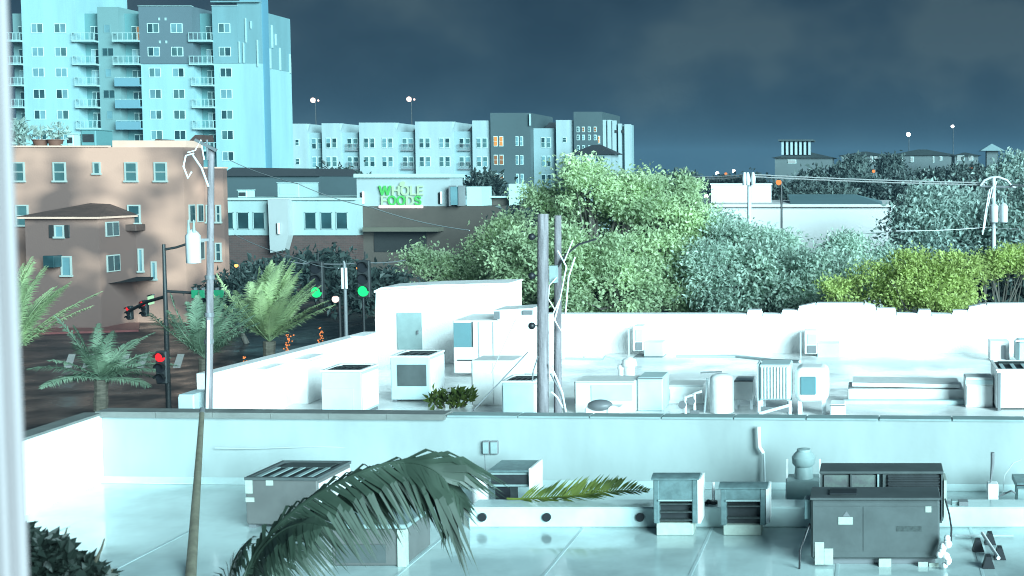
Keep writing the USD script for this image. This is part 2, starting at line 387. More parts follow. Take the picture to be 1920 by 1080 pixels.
# cant strip at the wall's foot and the raised kerb across the roof
b = strip(0.0, 1.0, -0.10, -0.001, 0, 0); v = b.v[0]
for i in range(8): v[i, 2] = ZR + (0.004 if i % 2 == 0 else (0.10 if i in (3, 7) else 0.02))
nb.part('cant_strip', b, 'wet_roof')
k0, k1 = G(878, 990, ZR), G(2050, 985, ZR)
b = MB(); b.rbox(k0[0], k1[0], k0[1], k0[1] + 0.45, ZR + 0.003, ZR + 0.30, 0.02)
ledge = nb.part('raised_roof_ledge', b, 'wet_roof')
for px in (904, 1025, 1200):
    q = P(px, 970, k0[1] - 0.02)
    b = MB(); b.cyl(q + [0, 0.05, 0], q - [0, 0.015, 0], 0.062, n=20)
    nb.part('drain_hole', b, 'black_rubber', parent=ledge, smooth=30)
# ================================================================ middle building
Lp0 = np.array([X(398, 23.6, 700), 23.6]); Lp1 = np.array([X(703, 31.8, 620), 31.8])
mb_ = Thing('white_parapet_building', 'long white building behind the utility poles with stepped parapet and crowded roof', 'building', (3, 30, 0))
b = MB(); b.slab([(Lp0[0], 23.6), (17, 23.6), (17, 36), (Lp1[0], 36), tuple(Lp1)], 0, ZR)
mb_.part('roof', b, 'mid_roof_coat')
dd = (Lp1 - Lp0) / np.linalg.norm(Lp1 - Lp0); dn = np.array([dd[1], -dd[0]])
b = MB(); v = []
zt0, zt1 = Z(700, 23.6), Z(622, 31.8)
for q, zt in ((Lp0, zt0), (Lp1, zt1)):
    for o in (0, -0.3):
        v += [(*(q + dn * o), 0), (*(q + dn * o), zt)]
b.add(v, [(0, 1, 5, 4), (2, 6, 7, 3), (0, 2, 3, 1), (4, 5, 7, 6), (1, 3, 7, 5), (0, 4, 6, 2)])
mb_.part('side_parapet', b, 'white_stucco')
for px0, px1, top, Y in ((455, 497, 698, 25.2), (513, 577, 678, 27.0), (662, 685, 634, 30.6)):
    x0, x1 = X(px0, Y, 720), X(px1, Y, 720)
    b = MB(); b.rbox(x0, x1, Y, Y + 0.8, ZR, Z(top, Y), 0.02)
    mb_.part('pier', b, 'white_stucco')
    b = MB(); b.rbox(x0 - 0.04, x1 + 0.04, Y - 0.04, Y + 0.84, Z(top, Y) + 0.002, Z(top, Y) + 0.06, 0.015)
    mb_.part('pier_cap', b, 'white_stucco')
# tall block at the left end of the far parapet
Yb = 33.0
def pz(pts, Y): return [(X(x, Y, 600), Z(y, Y)) for x, y in pts]
b = MB(); b.prism(pz([(705, 700), (703, 600), (706, 547), (716, 541), (800, 536), (955, 532), (955, 700)], Yb), Yb, Yb + 1.2)
mb_.part('tall_parapet_block', b, 'white_stucco')
b = MB(); b.prism(pz([(704, 545), (716, 539), (800, 534), (957, 530), (957, 533), (800, 537.5), (716, 542.5), (704, 549)], Yb), Yb - 0.06, Yb + 1.26)
mb_.part('block_coping', b, 'white_stucco')
b = MB(); b.box(X(745, Yb, 600), X(791, Yb, 600), Yb - 0.03, Yb - 0.003, Z(655, Yb), Z(586, Yb)); mb_.part('service_door', b, 'pale_unit_paint')  # paler flat rectangle on the block face
b = MB(); b.box(X(783, Yb, 600), X(785, Yb, 600), Yb - 0.09, Yb - 0.031, Z(626, Yb), Z(619, Yb)); mb_.part('door_handle', b, 'steel_mid')
Yf = 35.0
tops = [(940, 592), (1400, 592), (1401, 585), (1428, 585), (1429, 592), (1465, 592), (1466, 585), (1495, 585), (1497, 578), (1530, 572), (1620, 572), (1642, 577), (1643, 582), (1680, 582), (1681, 591),
        (1720, 591), (1721, 585), (1746, 585), (1747, 592), (1785, 592), (1786, 586), (1815, 585), (1816, 579), (1850, 573), (2100, 571)]
b = MB(); b.prism(pz([(940, 720)] + tops + [(2100, 720)], Yf), Yf, Yf + 0.3)
mb_.part('far_parapet', b, 'white_stucco')
for (xa, ya), (xb, yb) in zip(tops[:-1], tops[1:]):
    if xb - xa > 8:
        p, q = P(xa, ya, Yf), P(xb, yb, Yf)
        b = MB(); b.beam(p + [0.02, 0.15, 0.03], q + [-0.02, 0.15, 0.03], 0.38, 0.055)
        mb_.part('coping_stone', b, 'white_stucco')
# ================================================================ tall apartment tower
YT = 173.0
tw = Thing('apartment_tower', 'tall pale apartment tower with stacked balconies and a grey upper panel at the left edge', 'building', (X(290, YT), YT, 0))
def TX(px, Y=YT): return X(px, Y, 150)
def TZ(py, Y=YT): return Z(py, Y)
def tbox(name, x0, x1, y0, y1, mt, Y=YT, dep=12.0, z0=None, parent=None):
    b = MB(); b.box(TX(x0), TX(x1), Y, YT + dep, TZ(y1) if z0 is None else z0, TZ(y0))
    return tw.part(name, b, mt, parent=parent)
wl = tbox('wall', 44.5, 146, -45, 0, 'tower_white', z0=0.0)
tbox('wall', 182, 221.5, 12, 0, 'tower_green', Y=YT + 0.5, z0=0.0)
tbox('wall', 265, 363.5, 120, 0, 'tower_white', z0=0.0)
tbox('wall', 264.5, 364, 12, 119.8, 'tower_grey', Y=YT - 0.12)
tbox('wall', 402, 491, 119, 0, 'tower_white', z0=0.0, dep=1.0)
tbox('wall', 401.5, 448, 11, 118.8, 'tower_grey_pale', Y=YT - 0.10, dep=1.1)
tbox('wall', 448.2, 491, 5, 118.8, 'tower_grey_pale', Y=YT - 0.04, dep=1.1)
tbox('parapet_line', 264, 364.5, 11, 12, 'railing_white', Y=YT - 0.25, dep=0.3)
tbox('parapet_line', 401, 450, 10, 11, 'railing_white', Y=YT - 0.25, dep=0.3)
tbox('roof_slab', 402, 492, 2.5, 5, 'tower_grey_pale', Y=YT - 0.5, dep=1.4)
tbox('service_shaft', 491, 503, -2, 0, 'tower_navy', Y=YT + 0.45, z0=0.0, dep=0.52)
tbox('penthouse', 446, 490, -12, 2.4, 'tower_blue', Y=YT + 1.0, dep=2.0)
# far right wing: a side face that runs back
xs0 = TX(503); xs1 = xs0 + 0.05
b = MB(); b.slab([(xs0 - 3, YT + 0.5), (xs0, YT + 0.5), (xs1, YT + 6.8), (xs0 - 3, YT + 6.8)], 0.0, TZ(128))
tw.part('wing_wall', b, 'tower_white')
b = MB(); b.slab([(xs0 - 3, YT + 0.5), (xs0, YT + 0.5), (xs1, YT + 6.8), (xs0 - 3, YT + 6.8)], TZ(127.8), TZ(24))
tw.part('wing_wall', b, 'tower_grey_pale')
for px, ya, yb, o in ((464, 34, 80, 0), (474, 40, 54, 0), (451, 78, 118, 0), (459, 80, 118, 0), (485, 75, 125, 0)):
    b = MB(); b.box(TX(px - 0.9), TX(px + 0.9), YT - 0.2, YT - 0.042, TZ(yb), TZ(ya)); tw.part('facade_strip', b, 'railing_white')
for f, ya, yb in ((0.12, 45, 88), (0.02, 90, 128), (0.45, 85, 128), (0.9, 93, 130), (0.28, 60, 82)):
    q = np.array([xs0, YT + 0.5]) + f * np.array([xs1 - xs0, 6.5])
    b = MB(); b.box(q[0] + 0.01, q[0] + 0.16, q[1] - 0.14, q[1] + 0.14, TZ(yb), TZ(ya)); tw.part('facade_strip', b, 'railing_white')

def twin(px, py, w=22, h=17.5, panes=2, mt=None, dep=YT, parent=None, frame='pale_frame'):
    """a window: frame, panes, sill"""
    x0, x1, z0, z1 = TX(px - w / 2), TX(px + w / 2), TZ(py + h / 2), TZ(py - h / 2)
    b = MB(); t = 0.07
    yo = dep - 0.06
    b.box(x0, x1, yo, dep - 0.003, z1 - t, z1); b.box(x0, x1, yo, dep - 0.003, z0, z0 + t)
    b.box(x0, x0 + t, yo, dep - 0.003, z0 + t, z1 - t); b.box(x1 - t, x1, yo, dep - 0.003, z0 + t, z1 - t)
    for k in range(1, panes):
        xm = x0 + (x1 - x0) * k / panes; b.box(xm - t / 2, xm + t / 2, yo, dep - 0.003, z0 + t, z1 - t)
    w_ = tw.part('window', b, frame, parent=parent)
    for k in range(panes):
        a0, a1 = x0 + (x1 - x0) * k / panes, x0 + (x1 - x0) * (k + 1) / panes
        b = MB(); b.box(a0 + t * 0.6, a1 - t * 0.6, dep - 0.035, dep - 0.004, z0 + t * 0.8, z1 - t * 0.8)
        m = mt or rng.choice(['glass_teal', 'glass_pale', 'glass_dark', 'glass_teal', 'glass_pale'])
        tw.part('pane', b, m, parent=w_)
    return w_
rows = [53, 97, 136, 176, 215]
for i, py in enumerate(rows):
    for px in (73, 116): twin(px, py)
    twin(200, py, 12 if i % 2 == 0 else 22, 16, 1 if i % 2 == 0 else 2, 'glass_pale' if i % 2 == 0 else 'glass_dark', dep=YT + 0.5, frame='tower_green')
    for px in (291, 335): twin(px, py, dep=YT - 0.12 if i < 2 else YT)
    twin(424, py, dep=YT - 0.10 if i < 2 else YT)
for px, py in ((424, 253), (73, 253), (116, 253), (291, 253), (335, 253), (424, 293)): twin(px, py)
for px in (303, 315):
    for py in (36, 79):
        b = MB(); b.box(TX(px - 1.5), TX(px + 1.5), YT - 0.2, YT - 0.122, TZ(py + 2.5), TZ(py - 2.5)); tw.part('vent_cover', b, 'railing_white')
# balcony bays
slabs = [76, 119.5, 159, 200, 240, 281]
for bx0, bx1, top, wallm, blue in ((10, 44.3, 22, 'tower_green', False), (146.2, 181.8, 22, 'tower_recess', False), (221.7, 264.3, 22, 'tower_recess', True), (364.2, 401.3, 22, 'tower_recess', False)):
    b = MB(); b.box(TX(bx0), TX(bx1), YT + 1.9, YT + 12, 0, TZ(top)); bw = tw.part('bay_wall', b, wallm)
    for i, sy in enumerate(slabs):
        c = (bx0 + bx1) / 2; w = bx1 - bx0
        # sliding door with three panes
        lit = blue and i == 0
        b = MB(); x0, x1 = TX(bx0 + w * 0.30), TX(bx1 - w * 0.03); z0, z1 = TZ(sy), TZ(sy - 30)
        b.box(x0, x1, YT + 1.84, YT + 1.897, z0, z1)
        dr = tw.part('balcony_door', b, 'pale_frame')
        for k in range(3):
            a0, a1 = x0 + (x1 - x0) * k / 3 + 0.06, x0 + (x1 - x0) * (k + 1) / 3 - 0.06
            b = MB(); b.box(a0, a1, YT + 1.80, YT + 1.838, z0 + 0.1, z1 - 0.1)
            tw.part('pane', b, 'lit_window_dim' if lit and k > 0 else ['glass_dark', 'glass_teal', 'blind_white'][int(rng.integers(3))], parent=dr)
        oh = 5 if (i < 2 or bx0 < 20) else 2
        bl = blue and i >= 2
        b = MB(); b.box(TX(bx0 - (oh if bx0 > 20 else 0)), TX(bx1 + 1), YT - 0.55, YT + 1.795, TZ(sy) - 0.22, TZ(sy) - 0.003)
        bc = tw.part('balcony', b, 'tower_blue' if bl else 'railing_white')
        xa, xb = TX(bx0 - (oh if bx0 > 20 else 0)), TX(bx1 + 1)
        zr = TZ(sy) + 1.05
        b = MB()
        b.box(xa, xb, YT - 0.55, YT - 0.47, zr - 0.07, zr); b.box(xa, xb, YT - 0.53, YT - 0.49, TZ(sy) + 0.08, TZ(sy) + 0.13)
        for k in range(6):
            xm = xa + 0.04 + (xb - xa - 0.08) * k / 5; b.box(xm - 0.03, xm + 0.03, YT - 0.54, YT - 0.48, TZ(sy), zr - 0.07)
        for s_ in (xa, xb - 0.06): b.box(s_, s_ + 0.06, YT - 0.47, YT + 0.4, zr - 0.07, zr)
        tw.part('railing', b, 'railing_white', parent=bc)
        if bl:
            b = MB(); b.box(xa - 0.02, xb + 0.02, YT - 0.65, YT - 0.56, TZ(sy) - 0.25, zr - 0.15); tw.part('front_panel', b, 'tower_blue', parent=bc)
# ================================================================ four storey white apartment block
Y4 = 200.0
ap = Thing('white_apartment_block', 'long white four storey apartment block with stepped parapets and two grey stair towers', 'building', (X(860, Y4), Y4, 0))
def AX(px): return X(px, Y4, 280)
def AZ(py): return Z(py, Y4)
def abox(name, x0, x1, y0, y1, mt, yo=0.0, dep=14, parent=None, lab=None):
    b = MB(); b.box(AX(x0), AX(x1), Y4 + yo, Y4 + yo + dep, 0 if y1 is None else AZ(y1), AZ(y0))
    return ap.part(name, b, mt, parent=parent, label=lab)
for x0, x1, top in ((530, 575, 232), (604, 637, 231), (674, 742, 230), (779, 848, 228), (886, 922, 226), (1043, 1077, 225)):
    w_ = abox('wall', x0, x1, top, None, 'apartment_white')
    # parapet with a raked end
    b = MB(); b.prism([(AX(x1) + 0.002, AZ(top + 14)), (AX(x1) + 0.002, AZ(top)), (AX(x1 + 5), AZ(top))], Y4 + 0.4, Y4 + 0.8); ap.part('raked_parapet', b, 'apartment_white', parent=w_)
for x0, x1, top in ((575.1, 603.9, 248.5), (637.1, 673.9, 248), (742.1, 778.9, 247), (848.1, 885.9, 246), (997.5, 1042.9, 240)):
    abox('wall', x0, x1, top, None, 'apartment_side', yo=1.0, dep=13)
    b = MB(); b.prism([(AX(x0), AZ(top)), (AX(x1), AZ(top)), (AX(x1), AZ(top - 14)), (AX(x0) + 1.0, AZ(top - 14))], Y4 + 7, Y4 + 13.9); ap.part('dark_roof', b, 'dark_roof')
g1 = abox('stair_tower', 922.3, 997, 212, None, 'apartment_grey', yo=-0.6)
abox('edge_fin', 996, 998.5, 214, 236, 'store_white', yo=-1.0, dep=0.38)
g2 = abox('stair_tower', 1078, 1131, 210, None, 'apartment_grey', yo=-0.6)
for x0, x1, t in ((1131.5, 1137, 225), (1140, 1147, 225), (1149, 1156, 226), (1160, 1166, 232), (1172, 1183, 233)):
    abox('wall_fin', x0, x1, t, None, 'apartment_white', yo=-0.3, dep=0.8)
abox('wall', 1131.2, 1184, 234, None, 'apartment_side', yo=0.6, dep=1.5)
for px in (1156.5, 1169):
    b = MB(); b.box(AX(px - 2.5), AX(px + 2.5), Y4 - 0.4, Y4 - 0.31, AZ(249), AZ(244)); ap.part('wall_lamp', b, 'shutter_dark')
def awin(px, py, w=20, h=19, panes=2, yo=0.0, mts=None, balc=False, gap=3.0):
    w_ = None
    for k in range(panes):
        pw = (w - gap * (panes - 1)) / panes
        x0 = px - w / 2 + k * (pw + gap)
        b = MB(); b.box(AX(x0), AX(x0 + pw), Y4 + yo - 0.08, Y4 + yo - 0.003, AZ(py + h / 2), AZ(py - h / 2))
        if w_ is None:
            w_ = ap.part('window', b, 'pale_frame')
        else:
            w_ = ap.part('window', b, 'pale_frame')
        for j in range(2):
            ya, yb = (py - h / 2 + 1, py - 0.3) if j == 0 else (py + 0.3, py + h / 2 - 1)
            b = MB(); b.box(AX(x0 + 0.8), AX(x0 + pw - 0.8), Y4 + yo - 0.12, Y4 + yo - 0.081, AZ(yb), AZ(ya))
            m = mts if isinstance(mts, str) else ['glass_dark', 'glass_teal', 'glass_teal', 'glass_pale'][int(rng.integers(4))]
            ap.part('pane', b, m, parent=w_)
    if balc:
        b = MB(); x0, x1 = AX(px - w / 2 - 1.5), AX(px + w / 2 + 1.5); z0 = AZ(py + h / 2 + 4)
        b.box(x0, x1, Y4 + yo - 0.5, Y4 + yo - 0.125, z0 - 0.12, z0)
        for k in range(9):
            xm = x0 + 0.03 + (x1 - x0 - 0.06) * k / 8; b.box(xm - 0.02, xm + 0.02, Y4 + yo - 0.48, Y4 + yo - 0.44, z0, z0 + 0.95)
        b.box(x0, x1, Y4 + yo - 0.5, Y4 + yo - 0.42, z0 + 0.95, z0 + 1.02)
        ap.part('balconet', b, 'steel_mid')
for r, py in enumerate((268, 303, 338)):
    awin(558, py + (0 if r else -1), 7, 12, 1)
    for px, bal, yo in ((590, False, 1.0), (622, False, 0), (657, True, 1.0), (693, False, 0), (727, False, 0), (761, True, 1.0), (797, False, 0), (834, False, 0), (868, True, 1.0), (904, False, 0)):
        awin(px, py + (1 if px < 600 else 0), 20, 21 if px in (590,) else 19, 2, yo, balc=bal)
    awin(937, py - 3, 18, 19, 2, -0.6, 'lit_window' if r == 0 else 'lit_window_dim')
    awin(976, py - 3, 14, 18, 2, -0.6, 'glass_pale')
    awin(1021, py - 1, 18, 20, 2, 1.0)
    awin(1059, py - 6, 7, 10, 1)
for py, m in ((243, 'lit_window_dim'), (258, 'glass_pale'), (278, 'glass_teal')):
    for px in (1086, 1096, 1107, 1118): awin(px, py, 5, 10, 1, -0.6, m if (px + py) % 3 else 'glass_teal')
awin(1125, 262, 4, 14, 1, -0.6, 'lit_window')
b = MB(); b.box(AX(551), AX(574), Y4 - 2.0, Y4 - 0.002, AZ(328), AZ(322)); ap.part('awning', b, 'steel_dark')
for q in (604.5, 673.6):
    b = MB(); b.box(AX(q), AX(q + 1.2), Y4 + 0.4, Y4 + 0.9, 0, AZ(250)); ap.part('downpipe', b, 'steel_mid')
# hipped corner pavilion in front of the second stair tower
c0, c1 = AX(1072), AX(1152)
pav = Thing('hip_roofed_pavilion', 'white pavilion with a dark hipped roof showing just above the oak crown', 'building', ((c0 + c1) / 2, Y4 - 8, 0))
k8 = (Y4 - 8) / Y4
x0, x1 = X(1080, Y4 - 8), X(1146, Y4 - 8)
b = MB(); b.box(x0, x1, Y4 - 8, Y4 - 2.5, 0, Z(290, Y4 - 8)); pav.part('wall', b, 'apartment_white')
zr = Z(289, Y4 - 8)
b = MB(); e = 0.8
b.add([(x0 - e, Y4 - 8.8, zr), (x1 + e, Y4 - 8.8, zr), (x1 + e, Y4 - 1.9, zr), (x0 - e, Y4 - 1.9, zr), (x0 + 2, Y4 - 5.5, zr + 1.5), (x1 - 2, Y4 - 5.5, zr + 1.5)], [(0, 1, 5), (0, 5, 4), (1, 2, 5), (2, 3, 4), (2, 4, 5), (3, 0, 4), (0, 3, 2), (0, 2, 1)])
pav.part('hip_roof', b, 'dark_roof')
for px in (1122, 1131):
    b = MB(); b.box(X(px - 3, Y4 - 8), X(px + 3, Y4 - 8), Y4 - 8.1, Y4 - 8.003, Z(302, Y4 - 8), Z(293, Y4 - 8)); pav.part('window', b, 'glass_dark')

# ================================================================ pink building on the left
YP = 85.0
pk = Thing('pink_stucco_building', 'shade mottled pink stucco building with a hip roofed bay, left of the utility pole', 'building', (X(200, YP), YP, 0))
def KX(px, Y=YP): return X(px, Y, 400)
def KZ(py, Y=YP): return Z(py, Y)
b = MB(); b.box(KX(-60), KX(346), YP, YP + 2.6, 0, KZ(276)); w1 = pk.part('wall', b, 'pink_stucco_shade')
b = MB(); b.box(KX(208), KX(346.5), YP + 0.4, YP + 2.5, KZ(275.8), KZ(263)); pk.part('raised_parapet', b, 'salmon_trim')
b = MB(); b.box(KX(346) - 1, KX(420, YP + 2.65), YP + 2.65, YP + 3.2, 0, KZ(316, YP + 2.65)); pk.part('wing_wall', b, 'salmon_trim' if False else 'pink_stucco_shade')
b = MB(); b.box(KX(346) + 0.01, KX(421, YP + 2.65), YP + 2.55, YP + 3.3, KZ(316, YP + 2.65) + 0.003, KZ(313, YP + 2.65)); pk.part('wing_coping', b, 'salmon_trim')
b = MB(); b.box(KX(-60), KX(208), YP - 0.1, YP + 0.25, KZ(275.8), KZ(273)); pk.part('coping', b, 'salmon_trim')
for x0, x1, y0 in ((100, 126, 266), (178, 210, 266), (240, 262, 258)):
    b = MB(); b.prism([(KX(x0), KZ(273)), (KX(x1), KZ(273)), (KX(x1) - 0.3, KZ(y0)), (KX(x0) + 0.3, KZ(y0))], YP + 3, YP + 5); pk.part('roof_ridge', b, 'roof_tile_brown')
b = MB(); b.prism([(KX(312), KZ(262.8)), (KX(340), KZ(262.8)), (KX(338), KZ(250)), (KX(325), KZ(250))], YP + 3, YP + 4.5); pk.part('chimney', b, 'roof_tile_brown')
def kwin(x0, y0, x1, y1, Y=YP, mt='glass_teal', rails=1, shut=False):
    X0, X1, z0, z1 = KX(x0, Y), KX(x1, Y), KZ(y1, Y), KZ(y0, Y)
    b = MB(); t = 0.09; yo = Y - 0.10
    b.box(X0, X1, yo, Y - 0.003, z1 - t, z1); b.box(X0 - 0.05, X1 + 0.05, yo - 0.08, Y - 0.003, z0 - 0.03, z0 + t)
    b.box(X0, X0 + t, yo, Y - 0.003, z0 + t, z1 - t); b.box(X1 - t, X1, yo, Y - 0.003, z0 + t, z1 - t)
    if rails: zm = (z0 + z1) / 2; b.box(X0 + t, X1 - t, yo, Y - 0.003, zm - 0.035, zm + 0.035)
    w_ = pk.part('window', b, 'frame_teal')
    for j in range(1 + rails):
        za, zb = (z0 + t, z1 - t) if not rails else ((z0 + t, (z0 + z1) / 2 - 0.03) if j == 0 else ((z0 + z1) / 2 + 0.03, z1 - t))
        b = MB(); b.box(X0 + t, X1 - t, Y - 0.05, Y - 0.004, za, zb); pk.part('pane', b, mt, parent=w_)
    if shut:
        for xa, xb in ((X0 - 0.36, X0 - 0.03), (X1 + 0.03, X1 + 0.36)):
            b = MB(); b.rbox(xa, xb, Y - 0.09, Y - 0.004, z0, z1, 0.02); pk.part('shutter', b, 'shutter_dark', parent=w_)
for px in (38, 115, 249, 304): kwin(px - 12, 304, px + 12, 341)
kwin(178, 304, 192, 327, rails=0)
kwin(30, 384, 54, 424); kwin(181, 384, 196, 400, rails=0); kwin(240, 384, 264, 420, mt='glass_dark')
for px in (392, 410): kwin(px - 5, 384, px + 5, 418, Y=YP + 2.65, mt='glass_dark')
xs_ = KX(346)
for (ya, yb) in ((418, 384), (490, 455)):
    for q_ in (0.5, 1.55):
        b = MB(); b.box(xs_ + 0.003, xs_ + 0.07, YP + q_, YP + q_ + 0.75, KZ(ya), KZ(yb)); w_ = pk.part('window', b, 'frame_teal')
        b = MB(); b.box(xs_ + 0.071, xs_ + 0.09, YP + q_ + 0.1, YP + q_ + 0.65, KZ(ya - 2), KZ(yb + 2)); pk.part('pane', b, 'glass_dark', parent=w_)
for px, a, c in ((228, 472, 512), (243, 470, 512), (262, 466, 510), (286, 490, 525)): kwin(px - 5, a, px + 5, c, mt='glass_pale', rails=0)
kwin(402, 455, 414, 490, Y=YP + 2.65, mt='glass_dark')
# bay
YB = 81.0
bx0, bx1 = X(46, YB, 400), X(184, YB, 400)
b = MB(); b.box(bx0, bx1, YB, YP - 0.003, 0, Z(409, YB)); bay = pk.part('bay_wall', b, 'pink_stucco_shade')
ze = Z(410, YB)
b = MB(); b.box(bx0 - 0.25, bx1 + 0.25, YB - 0.4, YP - 0.003, ze, ze + 0.14); pk.part('bay_eaves', b, 'salmon_trim')
b = MB(); b.add([(bx0 - 0.3, YB - 0.45, ze + 0.143), (bx1 + 0.3, YB - 0.45, ze + 0.143), (bx1 + 0.3, YP - 0.004, ze + 0.143), (bx0 - 0.3, YP - 0.004, ze + 0.143), (X(95, YB), YP - 0.004, Z(383, YB)), (X(135, YB), YP - 0.004, Z(385, YB))],
          [(0, 1, 5), (0, 5, 4), (1, 2, 5), (3, 0, 4), (3, 4, 5), (3, 5, 2), (0, 3, 2), (0, 2, 1)]); pk.part('hip_roof', b, 'roof_tile_brown')
def kw2(x0, y0, x1, y1, shut=True): kwin(x0, y0, x1, y1, Y=YB, mt='glass_pale', rails=0, shut=shut)
kw2(102, 422, 120, 446); kw2(112, 480, 132, 518, False)
for za, zb2 in ((445, 417), (512, 480)):
    b = MB(); b.box(bx1 + 0.003, bx1 + 0.07, YB + 0.7, YB + 2.1, Z(za, YB), Z(zb2, YB)); w_ = pk.part('window', b, 'frame_teal')
    for q_ in (0.78, 1.45):
        b = MB(); b.box(bx1 + 0.071, bx1 + 0.09, YB + q_, YB + q_ + 0.57, Z(za - 2, YB), Z(zb2 + 2, YB)); pk.part('pane', b, 'glass_dark', parent=w_)
b = MB(); b.rbox(KX(216), KX(272), YP - 1.1, YP - 0.003, KZ(432), KZ(420), 0.03); pk.part('balcony', b, 'roof_tile_brown')
for x0, y0, x1, y1 in ((92, 478, 112, 500),):
    b = MB(); b.rbox(X(x0, YB), X(x1, YB), YB - 0.9, YB - 0.003, Z(y1, YB), Z(y0, YB), 0.03); pk.part('awning', b, 'glass_dark')
b = MB(); b.add([(KX(176, YP - 3), YP - 3.2, Z(533, YP - 3)), (KX(285, YP - 3), YP - 3.2, Z(525, YP - 3)), (KX(285), YP - 0.004, Z(519, YP)), (KX(200), YP - 0.004, Z(519, YP))], [(0, 1, 2), (0, 2, 3), (0, 2, 1), (0, 3, 2)])
pk.part('porch_roof', b, 'dark_roof')

# ================================================================ grocery store
YS = 110.0
st = Thing('grocery_store', 'grocery store with a lit sign and a low white wing of square dark windows', 'building', (X(700, YS), YS, 0))
def SX(px, Y=YS): return X(px, Y, 400)
def SZ(py, Y=YS): return Z(py, Y)
b = MB(); b.box(SX(670), SX(846), YS, YS + 3.2, SZ(386.5), SZ(333)); st.part('sign_wall', b, 'store_cream')
b = MB(); b.box(SX(667.5), SX(849), YS - 0.35, YS + 3.4, SZ(332.8), SZ(326)); st.part('cornice', b, 'store_cornice')
b = MB(); b.box(SX(668), SX(1010), YS - 0.12, YS + 6, 0, SZ(386.7)); st.part('brown_wall', b, 'store_shade_brown')  # cast shade below the sign, painted as a darker wall
b = MB(); b.box(SX(868.2), SX(1010), YS + 4, YS + 16, SZ(386.5), SZ(372)); st.part('side_wall', b, 'store_shade_brown')
b = MB(); b.box(SX(868.5), SX(897), YS + 1, YS + 3.9, SZ(386.5), SZ(350)); st.part('corner_pier', b, 'store_cornice')
b = MB(); b.box(SX(936), SX(957), YS + 3, YS + 5.9, SZ(386.5), SZ(345)); st.part('corner_pier', b, 'store_cornice')
b = MB(); b.box(SX(897.2), SX(935.8), YS + 3.4, YS + 5, SZ(371.8), SZ(368.5)); st.part('parapet_rail', b, 'store_cornice')
b = MB(); b.box(SX(692), SX(832), YS - 1.5, YS - 0.123, SZ(433), SZ(425)); st.part('canopy', b, 'store_ledge')
b = MB(); b.box(SX(702), SX(800), YS - 0.2, YS - 0.124, SZ(472), SZ(434)); st.part('entrance_opening', b, 'shutter_dark')
for px in (680, 826):
    b = MB(); b.box(SX(px - 3.5), SX(px + 3.5), YS - 0.06, YS - 0.003, SZ(382), SZ(361)); wl_ = st.part('wall_sconce', b, 'shutter_dark')
    b = MB(); b.rbox(SX(px + 1.5), SX(px + 4.5), YS - 0.28, YS - 0.063, SZ(382), SZ(359), 0.02); st.part('sconce_tube', b, 'plastic_white', parent=wl_)
b = MB(); b.box(SX(851), SX(866), YS - 0.8, YS + 0.797, SZ(384), SZ(350)); st.part('glass_lantern', b, 'glass_pale')
for px in (849.5, 867):
    b = MB(); b.box(SX(px - 1), SX(px + 1), YS - 0.9, YS + 0.79, SZ(386), SZ(348)); st.part('lantern_post', b, 'steel_mid')
# wing
YW = YS - 1.5
b = MB(); b.box(SX(400, YW), SX(668, YW), YW, YS + 16, SZ(441, YW), SZ(375, YW)); st.part('wing_wall', b, 'store_white')
b = MB(); b.box(SX(398, YW), SX(669, YW), YW - 0.25, YS + 16.2, SZ(374.8, YW), SZ(371, YW)); st.part('wing_coping', b, 'store_cornice')
b = MB(); b.box(SX(400, YW), SX(668, YW), YW + 0.15, YS + 16, 0, SZ(441.3, YW)); st.part('brick_base', b, 'store_brick')
b = MB(); b.prism([(SX(512, YW), SZ(373, YW)), (SX(549, YW), SZ(373, YW)), (SX(549, YW), SZ(441, YW)), (SX(541, YW), SZ(468, YW)), (SX(514, YW), SZ(473, YW))], YW - 0.9, YW - 0.003); st.part('projecting_pier', b, 'store_pier')
b = MB(); b.box(SX(527.5, YW), SX(533, YW), YW - 0.98, YW - 0.903, SZ(438, YW), SZ(418, YW)); wl_ = st.part('wall_sconce', b, 'shutter_dark')
b = MB(); b.rbox(SX(531, YW), SX(534.5, YW), YW - 1.15, YW - 0.983, SZ(438, YW), SZ(417, YW), 0.02); st.part('sconce_tube', b, 'plastic_white', parent=wl_)
for px in (427, 456, 485.5, 582, 612, 641):
    b = MB(); x0, x1 = SX(px - 11, YW), SX(px + 11, YW); z0, z1 = SZ(430, YW), SZ(397.5, YW)
    for bx in ((x0, x1, z1 - 0.06, z1), (x0, x1, z0, z0 + 0.06), (x0, x0 + 0.06, z0, z1), (x1 - 0.06, x1, z0, z1)): b.box(bx[0], bx[1], YW - 0.07, YW - 0.003, bx[2], bx[3])
    w_ = st.part('window', b, 'store_white')
    b = MB(); b.box(x0 + 0.05, x1 - 0.05, YW - 0.03, YW - 0.004, z0 + 0.05, z1 - 0.05); st.part('pane', b, 'glass_dark', parent=w_)
